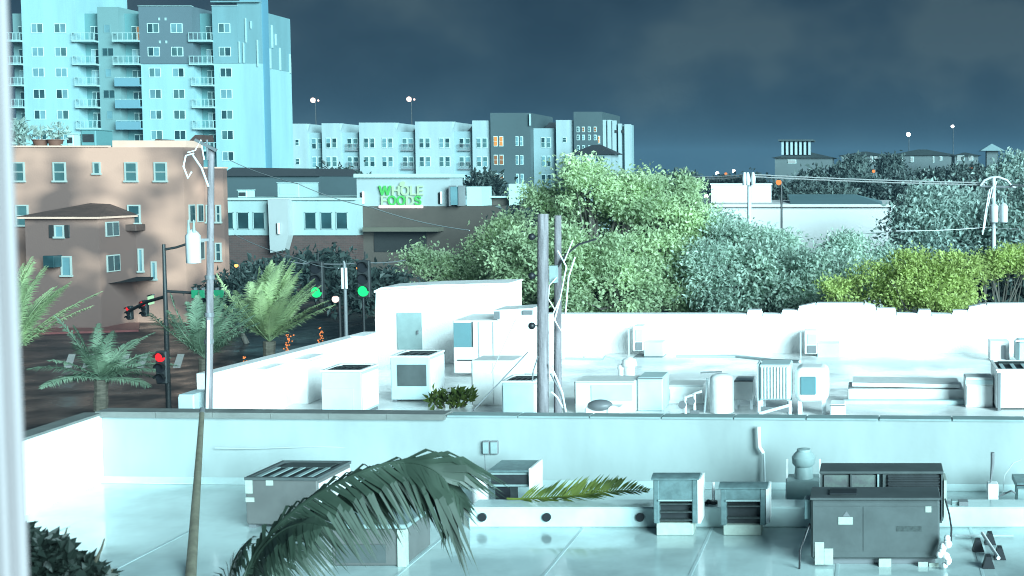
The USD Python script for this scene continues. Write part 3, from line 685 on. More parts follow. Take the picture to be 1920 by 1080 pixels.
# the sign
sg = Thing('store_sign', 'lit green and white lettered sign above a glowing white bar on the pale store block', 'sign', (X(754, YS), YS - 0.2, SZ(386)))
def word(text, x0, x1, yb, yt, mats):
    h = SZ(yt) - SZ(yb)
    wid = [meshkit.text_mesh(c, h, 0.12, bold=True) for c in text]
    ws = [m.bounds[1][0] - m.bounds[0][0] for m in wid]
    tot = SX(x1) - SX(x0); gap = (tot - sum(ws)) / (len(ws) - 1) if len(ws) > 1 else 0
    k = 1.0
    if gap < 0.03: k = (tot - 0.05 * (len(ws) - 1)) / sum(ws); gap = 0.05
    x = SX(x0)
    for m, w, mt in zip(wid, ws, mats):
        v = m.vertices.copy(); v[:, 0] = (v[:, 0] - m.bounds[0][0]) * k + x
        b = MB(); b.add(np.stack([v[:, 0], YS - 0.14 - v[:, 2], v[:, 1] + SZ(yb)], 1), m.faces[:, [0, 1, 2]])
        sg.part('letter', b, mt); x += w * k + gap
word('WHOLE', 713, 796, 365.5, 348.5, ['sign_leaf', 'sign_white', 'sign_white', 'sign_white', 'sign_white'])
word('FOODS', 717, 792, 384, 367.5, ['sign_white', 'sign_leaf', 'sign_leaf', 'sign_white', 'sign_leaf'])
b = MB(); m = trimesh.creation.icosphere(2, 1.0); v = m.vertices * [0.28, 0.05, 0.20]; a_ = 0.5
v = np.stack([v[:, 0] * math.cos(a_) - v[:, 2] * math.sin(a_), v[:, 1], v[:, 0] * math.sin(a_) + v[:, 2] * math.cos(a_)], 1)
b.add(v + [SX(757), YS - 0.2, SZ(344.5)], m.faces); sg.part('leaf_emblem', b, 'sign_white', smooth=True)
b = MB(); b.rbox(SX(712.5), SX(795), YS - 0.30, YS - 0.123, SZ(390), SZ(385.5), 0.05); sg.part('light_bar', b, 'sign_strip')

# store roof equipment and what stands behind the wing
def simple_unit(name, label, cat, x0, y0, x1, y1, Y, dep, mt, grp=None, extra=None):
    a, c = P(x0, y0, Y), P(x1, y1, Y)
    t = Thing(name, label, cat, ((a[0] + c[0]) / 2, Y, c[2]), group=grp)
    b = MB(); b.rbox(a[0], c[0], Y, Y + dep, c[2], a[2], min(0.06, (a[2] - c[2]) * 0.1)); t.part('body', b, mt)
    b = MB(); w = c[0] - a[0]; h = a[2] - c[2]
    b.box(a[0] + w * 0.12, c[0] - w * 0.12, Y - 0.03, Y - 0.002, c[2] + h * 0.25, c[2] + h * 0.75); t.part('louvre', b, 'dark_louvre' if extra == 'dark' else mt)
    b = MB(); b.box(a[0] - 0.03, c[0] + 0.03, Y - 0.04, Y + dep + 0.03, a[2] + 0.002, a[2] + 0.06); t.part('lid', b, mt)
    return t
simple_unit('rooftop_unit', 'large pale box unit on the store wing roof, above the projecting pier', 'roof unit', 519, 343, 561, 371, 113, 4, 'store_white')
simple_unit('rooftop_unit', 'small squat box unit on the left end of the store wing roof', 'roof unit', 445, 357, 463, 371, 112, 1.5, 'store_cornice', extra='dark')
db = Thing('dark_roofed_annex', 'dark low annex behind the store wing, between the pink wall and the tower foot', 'building', (X(475, 135), 135, 0))
b = MB(); b.box(X(415, 135), X(600, 135), 135, 145, 0, Z(330, 135)); db.part('wall', b, 'apartment_grey')
b = MB(); b.prism([(X(412, 135), Z(330, 135) + 0.003), (X(602, 135), Z(330, 135) + 0.003), (X(590, 135), Z(316, 135)), (X(440, 135), Z(314, 135))], 134.6, 145); db.part('roof', b, 'dark_roof')
# ================================================================ warehouse on the right
YH = 80.0
wh = Thing('white_warehouse', 'plain white flat walled warehouse half hidden behind the trees on the right', 'building', (X(1500, YH), YH, 0))
b = MB(); b.box(X(1325, YH, 400), X(1672, YH, 400), YH, YH + 16, 0, Z(388, YH)); wh.part('wall', b, 'warehouse_white')
b = MB(); b.box(X(1325, YH, 400), X(1675, YH, 400), YH - 0.25, YH + 16.2, Z(387.8, YH), Z(383, YH)); wh.part('coping', b, 'warehouse_white')
b = MB(); xa, xb = X(1480, YH, 400), X(1655, YH, 400)
b.add([(xa, YH + 1, Z(383, YH)), (xb, YH + 1, Z(383, YH)), (xb - 2, YH + 13, Z(369, YH)), (xa - 1, YH + 13, Z(369, YH)), (xb, YH + 13, Z(383, YH)), (xa, YH + 13, Z(383, YH))], [(0, 1, 2), (0, 2, 3), (1, 4, 2), (0, 3, 5), (3, 2, 4), (3, 4, 5)]); wh.part('roof', b, 'warehouse_roof')
b = MB(); xc = X(1671, YH, 400); b.prism([(xc, Z(395, YH)), (xc, Z(383, YH)), (xc + 0.35, Z(383, YH))], YH - 0.2, YH + 0.3); wh.part('gutter_end', b, 'warehouse_white')
bbd = Thing('billboard', 'blank white panel on two posts beyond the oak, left of the thin utility pole', 'billboard', (X(1390, 86), 86, 0))
a_, c_ = P(1333, 347, 86), P(1446, 383, 86)
b = MB(); b.box(a_[0], c_[0], 86, 86.25, c_[2], a_[2]); bbd.part('panel', b, 'warehouse_white')
b = MB(); b.box(a_[0] - 0.06, c_[0] + 0.06, 85.97, 86.28, a_[2] + 0.003, a_[2] + 0.12); bbd.part('top_rail', b, 'steel_white')
for x in (a_[0] + 0.6, c_[0] - 0.6):
    b = MB(); b.box(x - 0.12, x + 0.12, 86.26, 86.5, 0, a_[2] - 0.2); bbd.part('post', b, 'steel_mid')

# ================================================================ near roof: units and vents
def front(x0, y0, x1, y1, z=ZR, Y=None):
    """front rectangle in the photograph standing at height z: X0, X1, Y, ztop, zbottom"""
    Y = G((x0 + x1) / 2, y1, z)[1] if Y is None else Y
    a, c = P(x0, y0, Y), P(x1, y1, Y)
    m = (y0 + y1) / 2
    return P(x0, m, Y)[0], P(x1, m, Y)[0], Y, a[2], c[2]

def box_part(t, name, x0, x1, y0, y1, z0, z1, mt, r=0.0, parent=None, label=None):
    b = MB()
    (b.rbox(x0, x1, y0, y1, z0, z1, r) if r else b.box(x0, x1, y0, y1, z0, z1))
    return t.part(name, b, mt, parent=parent, label=label)

def condenser(name, label, x0, y0, x1, y1, dep, body, top, slat, nsl=5, Y=None, grp=None, side_front=None, panel=None, turn=0.0, stickers=()):
    a, c, y, zt, zb = front(x0, y0, x1, y1, Y=Y)
    zb = ZR if Y is None else max(zb, ZR)
    t = Thing(name, label, 'air conditioner', ((a + c) / 2, y + dep / 2, zb), group=grp)
    ctr = ((a + c) / 2, y + dep / 2)
    def part(nm, b, mt, **k):
        if turn: b.rot(turn, ctr)
        return t.part(nm, b, mt, **k)
    h = zt - zb; w = c - a
    for sx in (a + 0.06, c - 0.06):
        b = MB(); b.box(sx - 0.05, sx + 0.05, y + 0.05, y + dep - 0.05, zb, zb + 0.06); part('foot_rail', b, 'steel_mid')
    b = MB(); b.rbox(a, c, y, y + dep, zb + 0.062, zt - 0.03, 0.015); part('casing', b, body)
    b = MB()
    f = 0.05
    b.box(a - 0.01, c + 0.01, y - 0.01, y + f, zt - 0.028, zt + 0.012); b.box(a - 0.01, c + 0.01, y + dep - f, y + dep + 0.01, zt - 0.028, zt + 0.012)
    b.box(a - 0.01, a + f, y + f, y + dep - f, zt - 0.028, zt + 0.012); b.box(c - f, c + 0.01, y + f, y + dep - f, zt - 0.028, zt + 0.012)
    tp = part('top_frame', b, top)
    b = MB(); b.box(a + f, c - f, y + f, y + dep - f, zt - 0.029, zt - 0.02); part('dark_well', b, 'dark_louvre', parent=tp)
    for k in range(nsl):
        xm = a + f + (w - 2 * f) * (k + 0.5) / nsl; sw = (w - 2 * f) / nsl
        b = MB(); b.beam((xm, y + f, zt + 0.002), (xm, y + dep * 0.62, zt + 0.002), sw * 0.34, 0.014); part('top_slat', b, slat, parent=tp)
    b = MB(); b.box(a + w * 0.15, c - w * 0.15, y + dep * 0.66, y + dep - f - 0.02, zt - 0.018, zt + 0.0); part('fan_guard', b, 'coil_mesh', parent=tp)
    b = MB(); b.box(c + 0.002, c + 0.02, y + 0.05, y + dep - 0.05, zb + 0.12, zt - 0.08); part('side_panel', b, 'plastic_white')  # white plate paints the bright light on the right side
    for xs, ws, ys, hs in stickers:
        b = MB(); b.box(a + w * xs, a + w * (xs + ws), y - 0.006, y - 0.001, zb + h * ys, zb + h * (ys + hs)); part('label_plate', b, 'sticker')
    if panel:
        xs, ws, ys, hs, pm = panel
        b = MB(); b.box(a + w * xs, a + w * (xs + ws), y - 0.02, y - 0.001, zb + h * ys, zb + h * (ys + hs)); part('coil_panel', b, pm)
    return t

condenser('air_conditioner', 'brown grey air conditioner with slatted top, behind the drooping palm frond', 462, 897, 598, 992, 1.05, 'brown_grey_paint', 'grey_paint', 'pale_unit_paint', 5, turn=-0.03,
          stickers=((0.0, 0.10, 0.70, 0.28), (0.0, 0.12, 0.53, 0.09), (0.29, 0.10, 0.86, 0.13)))
# box half hidden behind the frond
a, c, y, zt, zb = front(622, 985, 760, 1085, Y=15.6)
t = Thing('fan_box', 'grey boxed roof fan low behind the palm crown at the bottom edge', 'roof unit', ((a + c) / 2, y, ZR))
box_part(t, 'casing', a, c, y, y + 0.9, ZR + 0.003, zt - 0.04, 'brown_grey_paint', 0.02)
box_part(t, 'lid', a - 0.05, c + 0.05, y - 0.05, y + 0.95, zt - 0.038, zt + 0.02, 'pale_unit_paint', 0.015)
box_part(t, 'access_panel', a + 0.06, c - 0.25, y - 0.015, y - 0.001, ZR + 0.05, zt - 0.25, 'grey_paint')
box_part(t, 'corner_post', c - 0.09, c + 0.012, y - 0.03, y + 0.08, ZR + 0.003, zt - 0.05, 'sticker')

# junction boxes on the parapet wall
t = Thing('junction_boxes', 'pair of grey electrical boxes on the low parapet wall with four pipes running down', 'electrical box', (X(912, 19.9), 19.75, Z(850, 19.8)))
for x0, x1 in ((897.5, 910.5), (912, 927)):
    p_ = t.part('box', MB().rbox(X(x0, 19.75), X(x1, 19.75), 19.70, 19.85, Z(851, 19.75), Z(826, 19.75), 0.01), 'steel_mid')
    box_part(t, 'cover', X(x0 + 1.5, 19.75), X(x1 - 1.5, 19.75), 19.69, 19.699, Z(849, 19.75), Z(828, 19.75), 'pale_unit_paint', parent=p_)
for px in (900.5, 908, 918, 926):
    b = MB(); b.cyl((X(px, 19.78), 19.78, Z(851, 19.78)), (X(px + (1.5 if px < 910 else 0.5), 19.78), 19.78, Z(892, 19.78)), 0.016, n=8); t.part('pipe', b, 'steel_mid', smooth=40)
b = MB(); pts = []
for k in range(26):
    u = k / 25; px = 388 + (897 - 388) * u
    pts.append((X(px, 19.85), 19.86, Z(840 - 2.2 * u + 1.2 * math.sin(u * 13), 19.86)))
b.tube(pts, 0.010, 6); single('wall_cable', b, 'cable_grey', 'thin cable sagging along the low parapet wall left of the electrical boxes', 'cable', smooth=40)
# low vent box with dark mouth + drum
a, c, y, zt, zb = front(917, 883, 990, 938, Y=18.3)
t = Thing('low_vent_box', 'low roof vent box with a wide dark mouth, below the electrical boxes', 'roof vent', ((a + c) / 2, y, ZR))
zq = ZR + 0.12
box_part(t, 'curb', a + 0.06, c - 0.3, y + 0.1, y + 0.5, ZR + 0.003, ZR + 0.33, 'black_rubber')
box_part(t, 'casing', a, c, y + 0.06, y + 0.65, ZR + 0.335, zt - 0.03, 'pale_unit_paint', 0.012)
box_part(t, 'mouth', a + 0.02, c - 0.02, y + 0.045, y + 0.058, ZR + 0.38, zt - 0.07, 'dark_louvre')
box_part(t, 'hood', a - 0.02, c + 0.02, y, y + 0.68, zt - 0.028, zt + 0.01, 'galvanised', 0.01)
box_part(t, 'side_flange', c + 0.022, c + 0.06, y - 0.02, y + 0.6, ZR + 0.2, zt + 0.04, 'plastic_white')
b = MB(); q = P(901, 925, y + 0.25); b.cyl((q[0], y + 0.25, ZR + 0.003), (q[0], y + 0.25, Z(897, y + 0.25)), 0.13, 0.12, 16); b.cyl((q[0], y + 0.25, Z(897, y + 0.25)), (q[0], y + 0.25, Z(892, y + 0.25)), 0.12, 0.03, 16)
single('roof_drum', b, 'white_unit_paint', 'small rounded pale drum on the roof left of the low vent box', 'drum', smooth=40)

# the two hooded vents
def hooded(label, x0, y0, x1, y1, slats, dep, mouth, name='hooded_vent'):
    a, c, y, zt, zb = front(x0, y0, x1, y1)
    w, h = c - a, zt - ZR
    t = Thing(name, label, 'roof vent', ((a + c) / 2, y + dep / 2, ZR), group=None)
    box_part(t, 'curb', a + 0.03, c - 0.07, y + 0.04, y + dep - 0.04, ZR + 0.003, ZR + 0.17 * h / 0.8, 'sticker', 0.01)
    m0, m1 = mouth
    zm0, zm1 = ZR + h * m0, ZR + h * m1
    zs = ZR + 0.172 * h / 0.8
    box_part(t, 'side_cheek', a, a + w * 0.13, y, y + dep, zs, zt - 0.05, 'galvanised', 0.012)
    box_part(t, 'side_cheek', c - w * 0.13, c, y, y + dep, zs, zt - 0.05, 'galvanised', 0.012)
    box_part(t, 'front_plate', a + w * 0.131, c - w * 0.131, y + 0.01, y + dep, zm1, zt - 0.05, 'galvanised')
    box_part(t, 'throat', a + w * 0.131, c - w * 0.131, y + 0.12, y + dep - 0.02, zs + 0.002, zm1 - 0.002, 'dark_louvre')
    for k in range(slats):
        zz = zm0 + (zm1 - zm0) * (k + 0.5) / slats
        b = MB(); b.beam((a + w * 0.133, y + 0.06, zz), (c - w * 0.133, y + 0.06, zz), 0.09, 0.014); t.part('louvre_slat', b, 'coil_mesh')
    b = MB(); b.beam((a + w * 0.12, y - 0.015, zm1 + 0.006), (c - w * 0.12, y - 0.015, zm1 + 0.006), 0.03, 0.02); t.part('drip_edge', b, 'pale_unit_paint')
    b = MB(); n = 8; top = []
    for k in range(n + 1):
        u = k / n; top.append((y - 0.02 + (dep + 0.04) * u, zt - 0.05 + 0.06 * math.sin(math.pi * min(1, u + 0.12))))
    pr = [(yy, zz) for yy, zz in top] + [(y + dep + 0.02, zt - 0.048), (y - 0.02, zt - 0.048)]
    m = trimesh.creation.extrude_polygon(Polygon(pr).buffer(0), w + 0.05, engine='earcut'); v = m.vertices
    b.add(np.stack([v[:, 2] + a - 0.025, v[:, 0], v[:, 1]], 1), m.faces[:, ::1]); t.part('hood', b, 'galvanised')
    b = MB(); b.box(c + 0.002, c + 0.045, y - 0.01, y + dep, ZR + 0.19, zt - 0.04); t.part('white_flange', b, 'plastic_white')  # added white plate: the light on the right side as colour
    return t
hooded('tall galvanised roof vent with three dark louvres, right of the fallen frond', 1225, 893, 1308, 1006, 3, 0.38, (0.20, 0.60))
hooded('shorter galvanised roof vent with two dark louvres, left of the large grey units', 1351, 910, 1436, 1006, 2, 0.38, (0.24, 0.70))
# thin white standpipes
for lab, px, y0, y1 in (('thin white standpipe between the two hooded roof vents', 1338, 904, 962),):
    q = P(px, 960, k0[1] + 0.2); q[2] = ZR + 0.3
    t = Thing('standpipe', lab, 'pipe', tuple(q))
    b = MB(); b.cyl((q[0], q[1], ZR + 0.302), (q[0], q[1], Z(y0, q[1])), 0.022, n=10); t.part('pipe', b, 'plastic_white', smooth=40)
    b = MB(); b.cyl((q[0], q[1], ZR + 0.30), (q[0], q[1], ZR + 0.34), 0.06, n=12); t.part('collar', b, 'black_rubber', smooth=30)
    b = MB(); b.ball((q[0] - 0.07, q[1] - 0.02, ZR + 0.33), 0.04); b.ball((q[0] - 0.13, q[1] - 0.03, ZR + 0.31), 0.035); t.part('clamp', b, 'black_rubber')
t = Thing('wall_conduit', 'bright white tube on the parapet wall above the shorter hooded vent', 'pipe', (X(1421, 19.5), 19.45, ZR + 0.3))
b = MB(); b.tube([(X(1420, 19.5), 19.50, Z(800, 19.5)), (X(1421, 19.5), 19.50, Z(838, 19.5)), (X(1428, 19.5), 19.50, Z(850, 19.5))], 0.034, 8); t.part('tube', b, 'plastic_white', smooth=40)
b = MB(); b.tube([(X(1430, 19.5), 19.52, Z(850, 19.5)), (X(1431, 19.5), 19.52, Z(905, 19.5))], 0.016, 8); t.part('lower_pipe', b, 'cable_grey', smooth=40)
# turbine / flue
a, c, y, zt, zb = front(1478, 846, 1536, 965, Y=18.6)
t = Thing('exhaust_flue', 'white shiny exhaust flue with a domed cap, left of the large grey units', 'flue', ((a + c) / 2, y, ZR))
cx = (a + c) / 2; r = (c - a) / 2
b = MB(); b.box(cx - r * 1.05, cx + r * 1.05, y - r, y + r, ZR + 0.003, ZR + 0.42); t.part('base_box', b, 'pale_unit_paint')
prof = [(0.85, 0.42), (0.7, 0.50), (0.62, 0.72), (0.82, 0.78), (0.86, 0.90), (0.6, 0.98), (0.5, 1.0), (0.5, 1.04), (0.05, 1.06)]
b = MB(); b.tube([(cx, y, ZR + h_ * (zt - ZR)) for _, h_ in prof], [r * q * 0.9 for q, _ in prof], 20); t.part('flue', b, 'pale_unit_paint', smooth=40)
for s in (-1, 1):
    b = MB(); b.beam((cx + s * r * 1.12, y, ZR + 0.1), (cx + s * r * 1.05, y, zt - 0.12), 0.03, 0.03); t.part('brace', b, 'plastic_white')
# rear big unit with two louvre bays
a, c, y, zt, zb = front(1538, 884, 1768, 1040, Y=17.0)
t = Thing('package_unit', 'wide grey rooftop unit with two dark louvred bays, standing behind the plain one', 'air conditioner', ((a + c) / 2, y + 0.35, ZR))
w = c - a; dep = 0.50
b = MB(); b.box(a + 0.05, c - 0.05, y + 0.1, y + dep - 0.1, ZR + 0.003, ZR + 0.15); t.part('curb', b, 'steel_mid')
box_part(t, 'casing', a + 0.01, c - 0.01, y + 0.06, y + dep, ZR + 0.152, zt - 0.042, 'grey_paint')
box_part(t, 'top_rim', a - 0.01, c + 0.01, y, y + dep + 0.02, zt - 0.04, zt, 'grey_paint', 0.01)
box_part(t, 'bay', a + w * 0.03, a + w * 0.46, y + 0.03, y + 0.058, ZR + 0.5, zt - 0.06, 'grime_coil', label='grimy coil bay')
box_part(t, 'bay', a + w * 0.55, c - w * 0.02, y + 0.03, y + 0.058, ZR + 0.3, zt - 0.06, 'dark_louvre', label='dark louvred bay')
for f0 in (0.0, 0.245, 0.465, 0.51, 0.985):
    b = MB(); b.box(a + w * f0, a + w * f0 + 0.025, y - 0.005, y + 0.057, ZR + 0.2, zt - 0.042); t.part('frame_post', b, 'pale_unit_paint' if f0 in (0.465,) else 'grey_paint')
for k in range(9):
    zz = ZR + 0.4 + (zt - ZR - 0.5) * k / 8
    b = MB(); b.beam((a + w * 0.555, y + 0.012, zz), (c - w * 0.025, y + 0.012, zz), 0.03, 0.012); t.part('louvre_slat', b, 'dark_louvre')
box_part(t, 'side_panel', c + 0.012, c + 0.05, y - 0.03, y + dep - 0.1, ZR + 0.2, zt - 0.12, 'sticker')
# front plain unit
a, c, y, zt, zb = front(1520, 935, 1762, 1090, Y=15.6)
t = Thing('package_unit', 'plain grey rooftop unit with pale stickers, nearest the viewer at the bottom right', 'air conditioner', ((a + c) / 2, y + 0.5, ZR))
w = c - a; h = zt - ZR; dep = 0.55
b = MB(); b.box(a + 0.05, c - 0.05, y + 0.1, y + dep - 0.1, ZR + 0.003, ZR + 0.09); t.part('curb', b, 'steel_mid')
box_part(t, 'casing', a, c, y, y + dep, ZR + 0.092, zt - 0.02, 'grey_paint', 0.03)
for f0, f1 in ((0.0, 0.385), (0.39, 0.985)):
    box_part(t, 'access_panel', a + w * f0 + 0.03, a + w * f1, y - 0.008, y - 0.001, ZR + 0.2, zt - 0.1, 'grey_paint')
box_part(t, 'top_lid', a - 0.01, c + 0.01, y - 0.012, y + dep + 0.01, zt - 0.019, zt + 0.012, 'grey_paint', 0.008)
b = MB(); b.rbox(a + w * 0.14, a + w * 0.36, y + 0.12, y + 0.4, zt + 0.013, zt + 0.035, 0.01); t.part('top_grille', b, 'dark_louvre')
def stick(x0, y0, x1, y1): box_part(t, 'label_plate', X(x0, y, 1000), X(x1, y, 1000), y - 0.016, y - 0.0085, Z(y1, y), Z(y0, y), 'sticker')
for s in ((1572, 969, 1599, 983), (1735, 949, 1746, 960), (1528, 1016, 1545, 1058), (1545.5, 1028, 1562, 1058), (1648, 1047, 1671, 1062), (1722, 1053, 1740, 1065), (1742, 1055, 1760, 1064)): stick(*s)
b = MB(); tri = [(X(1580, y, 960), Z(968, y)), (X(1594, y, 960), Z(968, y)), (X(1587, y, 960), Z(958, y))]; b.prism(tri, y - 0.014, y - 0.0086); t.part('warning_triangle', b, 'steel_mid')
box_part(t, 'handle_recess', X(1680, y, 990), X(1728, y, 990), y - 0.011, y - 0.0085, Z(996, y), Z(986, y), 'coil_mesh')
box_part(t, 'disconnect_box', X(1507, y, 960), X(1519.5, y, 960), y + 0.1, y + 0.3, Z(978, y), Z(940, y), 'galvanised', 0.01)
b = MB(); b.tube([(X(1518, y, 980), y + 0.08, Z(985, y)), (X(1511, y, 1000), y, Z(1003, y)), (X(1501, y, 1030), y - 0.1, Z(1028, y)), (X(1499, y, 1080), y - 0.1, Z(1084, y))], 0.014, 8)
t.part('cable', b, 'black_rubber', smooth=40)
b = MB(); b.tube([P(1772, 935, 15.9), P(1780, 965, 15.8), P(1784, 990, 15.7), P(1783, 1015, 15.6)], 0.013, 8); t.part('cable', b, 'black_rubber', smooth=40)
b = MB()
g_ = np.random.default_rng(3)
for k in range(16):
    u = k / 15; q = P(1772 + 6 * math.sin(u * 9), 1008 + 50 * u, 15.45); b.ball(q + g_.normal(0, 0.012, 3), 0.032 + 0.03 * g_.random() * (1 - abs(u - 0.4)))
single('torn_insulation', b, 'plastic_white', 'torn white insulation hanging at the right edge of the nearest plain grey unit', 'insulation', smooth=40)
# right edge: mast vent, floor conduit, box
a, c, y, zt, zb = front(1852, 908, 1872, 943, Y=18.3)
t = Thing('vent_mast', 'slim grey vent pipe standing on a white box before the parapet, right of the units', 'pipe', ((a + c) / 2, y, ZR))
box_part(t, 'base_box', a, c, y, y + 0.2, ZR + 0.003, zt, 'plastic_white', 0.01)
b = MB(); b.tube([((a + c) / 2 - 0.03, y + 0.1, zt), ((a + c) / 2, y + 0.1, Z(870, y)), ((a + c) / 2, y + 0.1, Z(851, y))], [0.012, 0.03, 0.03], 8); t.part('pipe', b, 'steel_mid', smooth=40)
b = MB(); b.tube([P(1874, 930, 18.3), P(1885, 925, 18.3), P(1897, 920, 18.2), P(1904, 925, 18.2)], 0.014, 6); t.part('side_pipe', b, 'steel_mid', smooth=40)
b = MB(); b.tube([P(1880, 925, 18.5), P(1884, 890, 18.6), P(1900, 868, 18.8), P(1915, 862, 19)], 0.007, 5); single('loose_wire', b, 'cable_grey', 'thin loose wire curling up before the parapet wall at the right edge', 'wire')
a, c, y, zt, zb = front(1905, 906, 1990, 958, Y=18.2)
t = Thing('edge_vent_box', 'dark mouthed roof vent box cut by the right edge of the picture', 'roof vent', ((a + c) / 2, y, ZR))
box_part(t, 'casing', a, c, y + 0.02, y + 0.6, ZR + 0.35, zt, 'galvanised', 0.012)
box_part(t, 'mouth', a + 0.02, c - 0.02, y, y + 0.018, ZR + 0.39, zt - 0.03, 'dark_louvre')
box_part(t, 'curb', a + 0.04, c - 0.04, y + 0.08, y + 0.5, ZR + 0.003, ZR + 0.348, 'pale_unit_paint')
t = Thing('floor_pipe', 'white pipe run on dark stands crossing the wet roof right of the nearest unit', 'pipe', tuple(G(1865, 1040, ZR)))
q0, q1 = P(1842, 1003, 16.6), P(1872, 1082, 15.5)
q0[2] = ZR + 0.14; q1[2] = ZR + 0.14
b = MB(); b.cyl(q0, q1, 0.024, n=10); t.part('pipe', b, 'plastic_white', smooth=40)
for u in (0.02, 0.3, 0.62, 0.95):
    q = q0 + (q1 - q0) * u; s = -0.12 if u in (0.3, 0.95) else 0.1
    b = MB(); b.prism([(q[0] + s - 0.08, ZR + 0.003), (q[0] + s + 0.08, ZR + 0.003), (q[0] + s + 0.03, ZR + 0.16), (q[0] + s - 0.03, ZR + 0.16)], q[1] - 0.07, q[1] + 0.07); t.part('stand', b, 'black_rubber')
t = Thing('fitting_box', 'small pale fitting box on the raised roof ledge just right of the units', 'box', tuple(G(1795, 975, ZR)))
a, c, y, zt, zb = front(1784, 940, 1802, 962, Y=k0[1] + 0.12)
box_part(t, 'casing', a, c, y, y + 0.15, ZR + 0.3, zt, 'pale_unit_paint', 0.01); box_part(t, 'cover', a + 0.02, c - 0.04, y - 0.01, y - 0.001, ZR + 0.34, zt - 0.03, 'steel_mid')
box_part(t, 'foot', c - 0.03, c + 0.1, y - 0.05, y + 0.1, ZR + 0.301, ZR + 0.36, 'steel_mid')
b = MB(); b.tube([P(1790, 994, 16.9) * [1, 1, 0] + [0, 0, ZR + 0.02], P(1900, 993, 16.9) * [1, 1, 0] + [0, 0, ZR + 0.02]], 0.014, 6); single('roof_pipe', b, 'cable_grey', 'thin grey pipe lying across the wet roof at the right', 'pipe')

# fallen frond is built with the palms

# ================================================================ middle roof: units
def mid_box(name, label, cat, x0, y0, x1, y1, Y, dep, mt='white_unit_paint', r=0.02, more=(), grp=None, legs=False):
    a, c, y, zt, zb = front(x0, y0, x1, y1, Y=Y)
    t = Thing(name, label, cat, ((a + c) / 2, Y, ZR), group=grp)
    if legs:
        for sx in (a + 0.04, c - 0.04):
            for sy in (y + 0.05, y + dep - 0.05):
                b = MB(); b.box(sx - 0.03, sx + 0.03, sy - 0.03, sy + 0.03, ZR, zb); t.part('leg', b, 'steel_white')
    box_part(t, 'casing', a, c, y, y + dep, zb if (legs or zb > ZR) else ZR + 0.003, zt, mt, r)
    w, h = c - a, zt - max(zb, ZR)
    zb = max(zb, ZR)
    for (nm, fx0, fx1, fz0, fz1, pm) in more:
        box_part(t, nm, a + w * fx0, a + w * fx1, y - 0.025, y - 0.001, zb + h * fz0, zb + h * fz1, pm)
    return t, (a, c, y, zt, zb)
mid_box('utility_cabinet', 'small white cabinet beyond the left end of the low parapet, beside the leaning pole', 'cabinet', 334, 740, 364, 800, 22.8, 0.6, 'mid_unit_paint', more=(('door', 0.08, 0.92, 0.08, 0.94, 'mid_unit_paint'),))
condenser('air_conditioner', 'pale slatted air conditioner standing leftmost on the white middle roof', 603, 695, 678, 800, 0.9, 'mid_unit_paint', 'white_unit_paint', 'steel_dark', 5, Y=25.6, panel=(0.02, 0.78, 0.10, 0.52, 'mid_unit_paint'))
condenser('air_conditioner', 'pale air conditioner with a dark grey front panel below the tall white block', 733, 668, 806, 800, 0.95, 'mid_unit_paint', 'white_unit_paint', 'steel_dark', 4, Y=27.2, panel=(0.18, 0.74, 0.36, 0.46, 'grey_paint'))
condenser('air_conditioner', 'pale air conditioner with slatted top just left of the thick wooden pole', 941, 715, 1003, 800, 0.8, 'mid_unit_paint', 'white_unit_paint', 'steel_dark', 5, Y=25.0, panel=(0.05, 0.9, 0.1, 0.8, 'mid_unit_paint'))
condenser('air_conditioner', 'large white air conditioner cut by the right edge on the middle roof', 1868, 693, 1960, 790, 1.3, 'white_unit_paint', 'white_unit_paint', 'mid_unit_paint', 4, Y=26.2, panel=(0.03, 0.06, 0.02, 0.9, 'steel_mid'))
t, (a, c, y, zt, zb) = mid_box('duct_unit', 'long white duct unit with a square pale window panel, left of the thick pole', 'roof unit', 850, 601, 1000, 700, 30.5, 1.5, 'white_unit_paint',
        more=(('window_panel', 0.01, 0.23, 0.50, 0.96, 'glass_pale'), ('seam', 0.24, 0.25, 0.5, 0.98, 'steel_dark'), ('seam', 0.50, 0.51, 0.3, 0.98, 'cable_grey'), ('seam', 0.32, 0.33, 0.3, 0.98, 'cable_grey'), ('rail', 0.05, 0.5, 0.24, 0.26, 'steel_dark')))
b = MB(); q = P(960, 578, 30.8); b.prism([(X(930, 30.8, 590), Z(580, 30.8)), (X(1003, 30.8, 590), Z(576, 30.8)), (X(1003, 30.8, 590), Z(600, 30.8)), (X(938, 30.8, 590), Z(600, 30.8))], 30.6, 31.6); t.part('intake_hood', b, 'white_unit_paint')
b = MB(); b.box(X(932, 30.8, 590), X(942, 30.8, 590), 30.55, 30.598, Z(596, 30.8), Z(582, 30.8)); t.part('hood_louvre', b, 'steel_mid')
b = MB(); b.box(X(985, 30.8, 590), X(1003, 30.8, 590), 30.55, 30.598, Z(588, 30.8), Z(580, 30.8)); t.part('hood_louvre', b, 'steel_mid')
mid_box('roof_cabinet', 'plain white cabinet behind the slatted unit left of the wooden pole', 'cabinet', 884, 676, 965, 800, 26.8, 0.8, 'white_unit_paint', more=(('door', 0.04, 0.5, 0.05, 0.95, 'white_unit_paint'), ('door', 0.52, 0.96, 0.05, 0.95, 'white_unit_paint')))
mid_box('roof_duct', 'low white box duct with dark lid joints just right of the two wooden poles', 'duct', 1078, 715, 1190, 800, 26.0, 0.8, 'white_unit_paint', more=(('lid_joint', 0.0, 1.0, 0.965, 0.985, 'cable_grey'), ('end_post', 0.0, 0.012, 0.3, 0.99, 'steel_dark'), ('panel', 0.28, 0.97, 0.4, 0.9, 'mid_unit_paint')))
